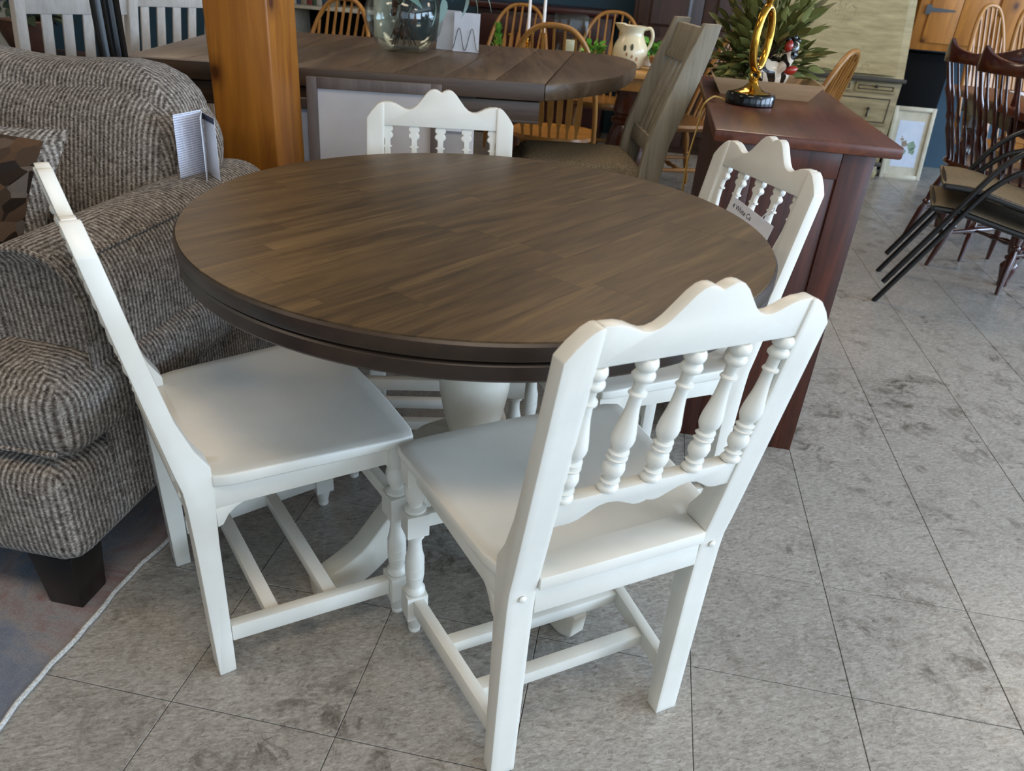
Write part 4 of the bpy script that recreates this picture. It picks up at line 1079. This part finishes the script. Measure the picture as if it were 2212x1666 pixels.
for (x, y, th, lab) in ((-2.36, 1.78, R(165), 'golden oak bow-back chair left of the glass vase'),
                        (-1.52, 2.92, R(172), 'golden oak bow-back chair behind the green sprig'),
                        (-.88, 2.98, R(178), 'golden oak bow-back chair behind the cream pitcher'),
                        (-.2, 2.35, R(112), 'golden oak bow-back chair beyond the grey-washed chair'),
                        (.165, 1.2, R(64), 'golden oak bow-back chair side-on beside the sage secretary desk')):
    place(copy_tree(wc), (x, y, 0), th, lab)
wt = windsor('', 'tall golden oak hoop chairs', 'oak', 1.17, .205, 7, .17)
place(wt, (1.42, 2.66, 0), R(220), 'tall oak hoop-back chair at the cherry table, nearer the desk')
place(copy_tree(wt), (1.76, 2.98, 0), R(222), 'tall oak hoop-back chair at the cherry table, cut by the photo edge')
wm = windsor('', 'dark cherry comb-back chairs', 'cherry', .985, .2, 8, .2, .45, True, 'comb_back_chair')
place(wm, (1.07, 1.2, 0), R(-57), 'dark cherry comb-back chair right behind the black sling chairs')
place(copy_tree(wm), (1.07, 1.68, 0), R(-62), 'dark cherry comb-back chair nearest the framed rabbit print')

# ------------------------------------------------------------------ oak table with table-top things
ot = thing('oak_table', 'oak dining table on thick turned cherry pedestals', 'table', (-1.02, 2.15, 0))
cor = []
for cx_, cy_, a0 in ((.58, .3, 0), (-.58, .3, 90), (-.58, -.3, 180), (.58, -.3, 270)):
    for k in range(9): a = R(a0+90*k/8); cor.append((cx_+.15*math.cos(a), cy_+.15*math.sin(a)))
MB().prism(cor, lambda x, y: (x, y, .728), lambda x, y: (x, y, .76)).build('top', M['oak_top'], ot, bevel=.004)
MB().box(-.62, .62, -.36, .36, .65, .728).build('apron', M['oak'], ot, bevel=.003)
for x in (-.35, .36):
    MB().lathe([(.12, .03), (.12, .06), (.09, .09), (.1, .14), (.125, .22), (.125, .3), (.105, .4), (.09, .44), (.105, .45), (.105, .47), (.09, .48), (.09, .5), (.105, .51), (.1, .53), (.09, .6), (.12, .65)], (x, -.15 if x > 0 else 0, 0), seg=24).build('pedestal', M['cherry'], ot, smooth=50)
    MB().box(x-.07, x+.07, -.36, .3, 0, .035).build('foot', M['cherry'], ot, bevel=.008)
ot.scale = (1, .82, .954)
OZ = .7255
pt = thing('stoneware_pitcher', 'cream stoneware pitcher painted with green leaves', 'pitcher', (-.705, 1.97, OZ))
pt.scale = (1.13, 1.13, 1.13)
pp = [(.05, 0), (.062, .004), (.078, .03), (.086, .065), (.08, .1), (.062, .135), (.054, .155), (.056, .17), (.066, .19), (.062, .19), (.05, .17), (.048, .155), (.07, .1), (.07, .03), (.02, .01)]
m = MB().lathe([(r+(.0008 if i % 2 else 0), z) for i, (r, z) in enumerate(pp)], seg=40)
for i, v in enumerate(m.v):
    if v.z > .165 and v.x < -.03: m.v[i] = Vector((v.x-.02*(-v.x-.03)/.03, v.y, v.z+.006))
m.build('body', M['pitcher'], pt, smooth=70)
MB().tube(catmull([(.055, 0, .178), (.085, 0, .182), (.1, 0, .15), (.093, 0, .11), (.078, 0, .085)], 5), .008, 10).build('handle', M['pitcher'], pt, smooth=80)
for (a, z, sc, mt) in ((-1.85, .095, 1.1, 'leaf_print'), (-1.45, .1, 1.2, 'leaf_print'), (-1.7, .068, .6, 'berry_print'), (-1.4, .06, .6, 'berry_print'), (-1.95, .03, 1.2, 'leaf_print'), (-1.5, .025, 1.2, 'leaf_print'), (-1.1, .05, .8, 'berry_print')):
    r_ = interp([(0, .062), (.03, .079), (.065, .087), (.1, .081), (.135, .063)], z)+.0005
    pts = [(.009*sc*math.cos(t_)*.7, .013*sc*math.sin(t_)) for t_ in [2*math.pi*k/10 for k in range(10)]]
    MB().prism(pts, lambda u, w_: ((r_)*math.cos(a+u/r_), r_*math.sin(a+u/r_), z+w_), lambda u, w_: ((r_+.0012)*math.cos(a+u/r_), (r_+.0012)*math.sin(a+u/r_), z+w_)).build('painted_leaf', M[mt], pt, smooth=0)
bw = thing('wooden_bowl', 'shallow wooden bowl beside the cream pitcher', 'bowl', (-.51, 1.93, OZ))
bw.scale = (1.1, 1.1, 1.35)
MB().lathe([(.035, 0), (.04, .004), (.07, .03), (.082, .055), (.078, .056), (.06, .03), (.02, .012)], seg=28).build('shell', M['bowl'], bw, smooth=60)
rng = random.Random(31); lf4 = leaf_data('leaf', .032, .009, M['leaf_green'], .2, .2)
def small_plant(label, x, y, z, sc, n=60):
    o = thing('potted_herb', label, 'plant', (x, y, z), group='small green potted plants')
    MB().lathe([(.026*sc, 0), (.03*sc, .003), (.034*sc, .035*sc), (.03*sc, .035*sc), (.02*sc, .02*sc)], seg=18).build('pot', M['wax'], o)
    for k in range(n):
        th = rng.uniform(0, 6.28); el = rng.uniform(-.1, 1); r_ = rng.uniform(.005, .03)*sc
        put_leaf(lf4, (r_*math.cos(th), r_*math.sin(th), (.035+.05*max(0, el)*rng.uniform(.3, 1))*sc), (math.cos(th), math.sin(th), el), o, rng.uniform(-1, 1), rng.uniform(.8, 1.3)*sc)
small_plant('small green potted plant between candle glass and pitcher', -.9, 2.0, OZ, 1.4)
small_plant('small bright green potted plant right of the pitcher', -.59, 2.19, OZ, 1.55)
small_plant('tiny green plant sitting in the wooden bowl', -.51, 1.93, OZ+.018, 1.0, 50)
sp_ = thing('green_sprig', 'tall thin green sprig in a white pot behind the card', 'plant', (-1.47, 2.05, OZ), group='small green potted plants')
MB().lathe([(.026, 0), (.03, .003), (.034, .04), (.03, .04), (.02, .02)], seg=18).build('pot', M['wax'], sp_)
for k in range(45):
    th = rng.uniform(0, 6.28); z = rng.uniform(.04, .15); put_leaf(lf4, (.02*math.cos(th)*(.17-z)*8, .02*math.sin(th)*(.17-z)*8, z), (math.cos(th)*.5, math.sin(th)*.5, 1), sp_, 0, 1)
for k, (x, lab) in enumerate(((-1.285, 'white taper candle in brass stick, left of the pair'), (-1.2, 'white taper candle in brass stick, right of the pair'))):
    o = thing('candlestick', lab, 'candle', (x, 1.99, OZ), group='taper candles on the oak table')
    MB().lathe([(.032, 0), (.034, .004), (.012, .012), (.007, .02), (.007, .07), (.012, .085), (.006, .09), (.006, .11), (.014, .135), (.014, .138)], seg=18).build('stick', M['brass'], o, smooth=50)
    MB().lathe([(.0095, .132), (.008, .36), (.002, .37)], seg=12).build('taper', M['wax'], o)
hu = thing('hurricane_glass', 'square bubbled glass hurricane holding an ivory candle', 'candle holder', (-1.06, 2.12, OZ), R(6))
hu.scale = (1, 1, 1.16)
for (x0, x1, y0, y1) in ((-.095, .095, -.095, -.088), (-.095, .095, .088, .095), (-.095, -.088, -.088, .088), (.088, .095, -.088, .088)):
    MB().box(x0, x1, y0, y1, 0, .205).build('glass_side', M['glass'], hu, bevel=.002)
MB().box(-.088, .088, -.088, .088, 0, .008).build('glass_base', M['glass'], hu)
MB().lathe([(.034, .008), (.036, .01), (.036, .085), (.033, .09), (.01, .086)], seg=24).build('pillar_candle', M['candle'], hu)

# ------------------------------------------------------------------ cherry table on the right
mt_ = thing('cherry_table', 'dark cherry dining table with fluted turned legs', 'table', (1.6, 1.7, 0))
MB().box(-.53, .6, -.68, .62, .73, .765).build('top', M['mahogany_x'], mt_, bevel=.008)
MB().box(-.44, .5, -.58, .52, .64, .73).build('apron', M['cherry'], mt_, bevel=.003)
for x, y in ((-.372, -.533), (.43, -.533), (-.372, .46), (.43, .46)):
    rs = []
    for (r_, z) in ((.018, 0), (.022, .005), (.024, .03), (.036, .085), (.04, .1), (.03, .115), (.022, .125), (.032, .133), (.032, .142), (.022, .15), (.03, .165), (.036, .2), (.044, .4), (.04, .48), (.03, .5), (.042, .52), (.042, .54), (.03, .56), (.03, .57)):
        fl = .08 if .17 < z < .46 else 0
        rs.append([((r_*(1-fl+fl*math.cos(10*t_)))*math.cos(t_)+x, (r_*(1-fl+fl*math.cos(10*t_)))*math.sin(t_)+y, z) for t_ in [2*math.pi*k/60 for k in range(60)]])
    MB().rings(rs).box(x-.04, x+.04, y-.04, y+.04, .57, .73).build('leg', M['cherry'], mt_, smooth=50)
tag(MB().box(1.36, 1.5, 2.0, 2.2, .7655, .7675).build('paper_sheet', M['paper']), 'white paper sheet lying on the dark cherry table', 'paper')

# ------------------------------------------------------------------ stacked black sling chairs
def sling(label):
    c = thing('sling_chair', label, 'chair', group='stacked black sling chairs')
    hw = .225
    for s_ in (1, -1):
        x = s_*hw
        MB().tube(catmull([(x, .27, 0), (x, .13, .27), (x, .03, .47), (x, -.02, .55), (x, -.09, .615), (x, -.19, .645), (x, -.31, .635), (x, -.4, .59), (x, -.455, .5), (x, -.5, .3), (x, -.56, 0)], 5), .0115, 10).build('side_frame', M['black_metal'], c, smooth=80)
        MB().tube(catmull([(x*.93, .16, .43), (x*.93, .05, .425), (x*.93, -.15, .385), (x*.93, -.34, .355), (x*.93, -.43, .40), (x*.93, -.5, .58), (x*.93, -.58, .85)], 5), .012, 10).build('seat_rail', M['black_metal'], c, smooth=80)
    MB().tube([(-hw*.93, .16, .43), (hw*.93, .16, .43)], .011, 8).build('front_bar', M['black_metal'], c)
    MB().tube([(-hw, .1, .325), (hw, .1, .325)], .009, 8).build('under_bar', M['black_metal'], c)
    MB().tube([(-hw*.93, -.58, .85), (hw*.93, -.58, .85)], .011, 8).build('top_bar', M['black_metal'], c)
    line = catmull([(0, .17, .437), (0, .05, .435), (0, -.15, .393), (0, -.34, .361), (0, -.425, .405), (0, -.49, .58), (0, -.57, .85)], 5)
    rs = []
    for p in line: rs.append([(-hw*.9, p.y, p.z), (0, p.y, p.z-.006), (hw*.9, p.y, p.z), (hw*.9, p.y, p.z+.004), (0, p.y, p.z-.002), (-hw*.9, p.y, p.z+.004)])
    MB().rings(rs).build('sling_seat', M['sling'], c, smooth=60)
    return c
s1 = sling('black metal sling chair, lower of the stacked pair on tile floor')
SO = Vector((.60, .94, 0))-Vector((-math.sin(R(75)), math.cos(R(75)), 0))*.27
s1.location = SO; s1.rotation_euler = (0, 0, R(75))
s2 = copy_tree(s1); place(s2, SO+Vector((.012, -.004, .092)), R(75), 'black metal sling chair with tan seat, upper of the stacked pair')

# ------------------------------------------------------------------ cabinets along the back wall
sec = thing('secretary_desk', 'sage-painted slant-front secretary desk with faint scroll decoration', 'desk', (.66, 3.55, 0))
MB().box(-.46, .46, -.24, .28, .1, .66).build('case', M['secretary'], sec, bevel=.006)
MB().prism([(-.26, .66), (.28, .66), (.28, 1.3), (-.02, 1.3), (-.02, 1.17), (-.235, .70)], lambda y, z: (-.46, y, z), lambda y, z: (.46, y, z)).build('upper_case', M['secretary'], sec, bevel=.003)
MB().box(-.475, .475, -.275, .28, .66, .685).build('writing_edge', M['sec_dark'], sec, bevel=.004)
ld = MB().prism([(-.253, .70), (-.04, 1.165), (-.05, 1.17), (-.262, .703)], lambda y, z: (-.40, y, z), lambda y, z: (.40, y, z)).build('slant_lid', M['secretary'], sec)
for (x0, x1, z0, z1) in ((-.43, -.16, .585, .65), (-.14, .14, .585, .65), (.16, .43, .585, .65), (-.43, .43, .375, .57), (-.43, .43, .165, .36)):
    d = MB().box(x0, x1, -.252, -.24, z0, z1).build('drawer', M['secretary'], sec, bevel=.003)
    m = MB(); e = .018
    for (a0, a1, b0, b1) in ((x0+e, x1-e, z0+e, z0+e+.006), (x0+e, x1-e, z1-e-.006, z1-e), (x0+e, x0+e+.006, z0+e, z1-e), (x1-e-.006, x1-e, z0+e, z1-e)): m.box(a0, a1, -.2545, -.2515, b0, b1)
    m.build('inlay_line', M['sec_dark'], d)
    for xk in ([(x0+x1)/2] if x1-x0 < .4 else [x0+.15, x1-.15]):
        zc = (z0+z1)/2
        MB().lathe([(.004, 0), (.004, .01), (.012, .016), (.008, .024), (.001, .026)], (xk, -.252, zc+.01), (0, -1, 0), 12).build('knob', M['sec_dark'], d)
        if x1-x0 > .4: MB().lathe([(.001, -.05), (.007, -.035), (.004, -.01), (.005, .012), (.001, .02)], (xk, -.262, zc), seg=10).build('drop_pull', M['black_metal'], d)
MB().box(-.475, .475, -.26, .28, .1, .125).build('base_moulding', M['sec_dark'], sec, bevel=.004)
for x in (-.42, .42):
    for y in (-.2, .22): MB().lathe([(.03, 0), (.045, .01), (.055, .045), (.045, .09), (.04, .1)], (x, y, 0), seg=18).build('bun_foot', M['secretary'], sec, smooth=60)
pn = thing('pine_cupboard', 'knotty pine wall cupboard with black strap hinges', 'cupboard', (1.9, 3.82, 0))
MB().box(-.73, .75, -.2, .23, .86, 2.0).build('case', M['pine'], pn, bevel=.004)
for (x0, x1) in ((-.66, -.46), (-.457, -.24), (-.22, .0), (.003, .23), (.25, .47), (.473, .7)):
    MB().box(x0, x1-.001, -.216, -.2, .91, 1.95).build('door_board', M['pine'], pn, bevel=.002)
for x in (-.66, .25):
    for z in (1.115, 1.8):
        MB().prism([(-.03, -.03), (.005, -.03), (.005, -.014), (.15, -.006), (.17, 0), (.15, .006), (.005, .014), (.005, .03), (-.03, .03)], lambda a, b: (x+a, -.2165, z+b), lambda a, b: (x+a, -.2215, z+b)).build('strap_hinge', M['black_metal'], pn)
tag(MB().box(1.16, 1.52, 3.72, 3.95, 0, .835).build('black_box', M['black'], bevel=.004), 'plain matte black box beneath the pine cupboard', 'cabinet')  # plain near-black block from the floor up to the cupboard
rb, Mr = framed('framed_picture', 'cream-framed rabbit print on pale blue paper, leaning by the desk', (1.335, 3.46, 0), R(3), R(10), .29, .5, .028, 'cream_frame', 'cream_frame')
MB().box(-.088, .088, .0128, .0142, .085, .405).xform(Mr).build('blue_sheet', M['sky_paper'], rb)
for k, (mt2, x, z, r_) in enumerate((('wc_brown', -.02, .245, .03), ('wc_brown', -.04, .275, .014), ('wc_green', .03, .235, .04), ('wc_green', .045, .2, .03), ('wc_green', -.02, .19, .028), ('wc_brown', -.045, .295, .007))): daub(rb, Mr, mt2, x, z, blob(r_, 10, k+40), .0127)
ar = thing('panelled_armoire', 'brown wooden armoire with raised door panels on back wall', 'armoire', (-.25, 3.72, 0))
MB().box(-.52, .42, -.2, .3, 0, 1.9).build('case', M['dark_walnut'], ar, bevel=.004)
for (x0, x1) in ((-.49, -.035), (-.03, .39)):
    d = MB().box(x0, x1, -.222, -.2, .05, 1.85).build('door', M['dark_walnut'], ar, bevel=.003)
    for (z0, z1) in ((.12, .8), (.87, 1.78)):
        MB().rings([[(x0+.08, -.222, z0), (x1-.08, -.222, z0), (x1-.08, -.222, z1), (x0+.08, -.222, z1)], [(x0+.1, -.236, z0+.02), (x1-.1, -.236, z0+.02), (x1-.1, -.236, z1-.02), (x0+.1, -.236, z1-.02)]]).build('raised_panel', M['dark_walnut'], d, smooth=0)
    MB().tube([(x0+.03, -.225, .8), (x0+.03, -.245, .81), (x0+.03, -.245, .87), (x0+.03, -.225, .88)], .006, 8).build('handle', M['black_metal'], d)
rc = thing('red_mahogany_cabinet', 'dark red mahogany cabinet in shadow behind the candles', 'cabinet', (-1.42, 3.72, 0))
MB().box(-.52, .5, -.2, .3, 0, .9).build('case', M['red_cabinet'], rc, bevel=.004)
MB().box(-.56, .54, -.25, .3, .9, .94).build('top', M['red_cabinet'], rc, bevel=.008)
for (x0, x1) in ((-.48, -.01), (.01, .46)):
    for (z0, z1) in ((.08, .56), (.6, .86)):
        d = MB().box(x0, x1, -.215, -.2, z0, z1).build('drawer_front', M['red_cabinet'], rc, bevel=.004)
        MB().lathe([(.004, 0), (.012, .012), (.012, .018), (.001, .022)], ((x0+x1)/2, -.215, (z0+z1)/2), (0, -1, 0), 10).build('knob', M['brass'], d)
bc = thing('bookcase', 'putty-painted open bookcase with dark shelves at the back', 'bookcase', (-3.1, 3.72, 0))
for x in (-.42, .36): MB().box(x, x+.06, -.2, .28, 0, 1.9).build('upright', M['bookcase'], bc, bevel=.003)
MB().box(-.36, .36, .25, .28, 0, 1.9).build('back_panel', M['black'], bc)
for z in (.03, .4, .78, 1.15, 1.5, 1.85): MB().box(-.36, .36, -.19, .25, z, z+.03).build('shelf', M['bookcase'], bc, bevel=.002)
rng = random.Random(9); kb = 0
x = -.34; cols = (0, 4, 1, 2, 0, 3, 4, 1, 2)
nums = ('first', 'second', 'third', 'fourth', 'fifth', 'sixth', 'seventh', 'eighth', 'ninth')
for k, mi in enumerate(cols):
    wb_ = rng.uniform(.03, .05); hb_ = rng.uniform(.18, .25)
    o = thing('book', '%s book standing in the putty bookcase, %s from the left' % (('maroon', 'navy', 'tan', 'green', 'grey')[mi], nums[k]), 'book', (-3.1+x+wb_/2, 3.6, .81), group='books in the putty bookcase')
    MB().box(-wb_/2, wb_/2, -.08, .08, 0, hb_).build('cover', BOOKS[mi], o, bevel=.002)
    MB().box(-wb_/2+.003, wb_/2-.003, -.07, .0802, .003, hb_-.004).build('pages', M['paper'], o)
    x += wb_+.003
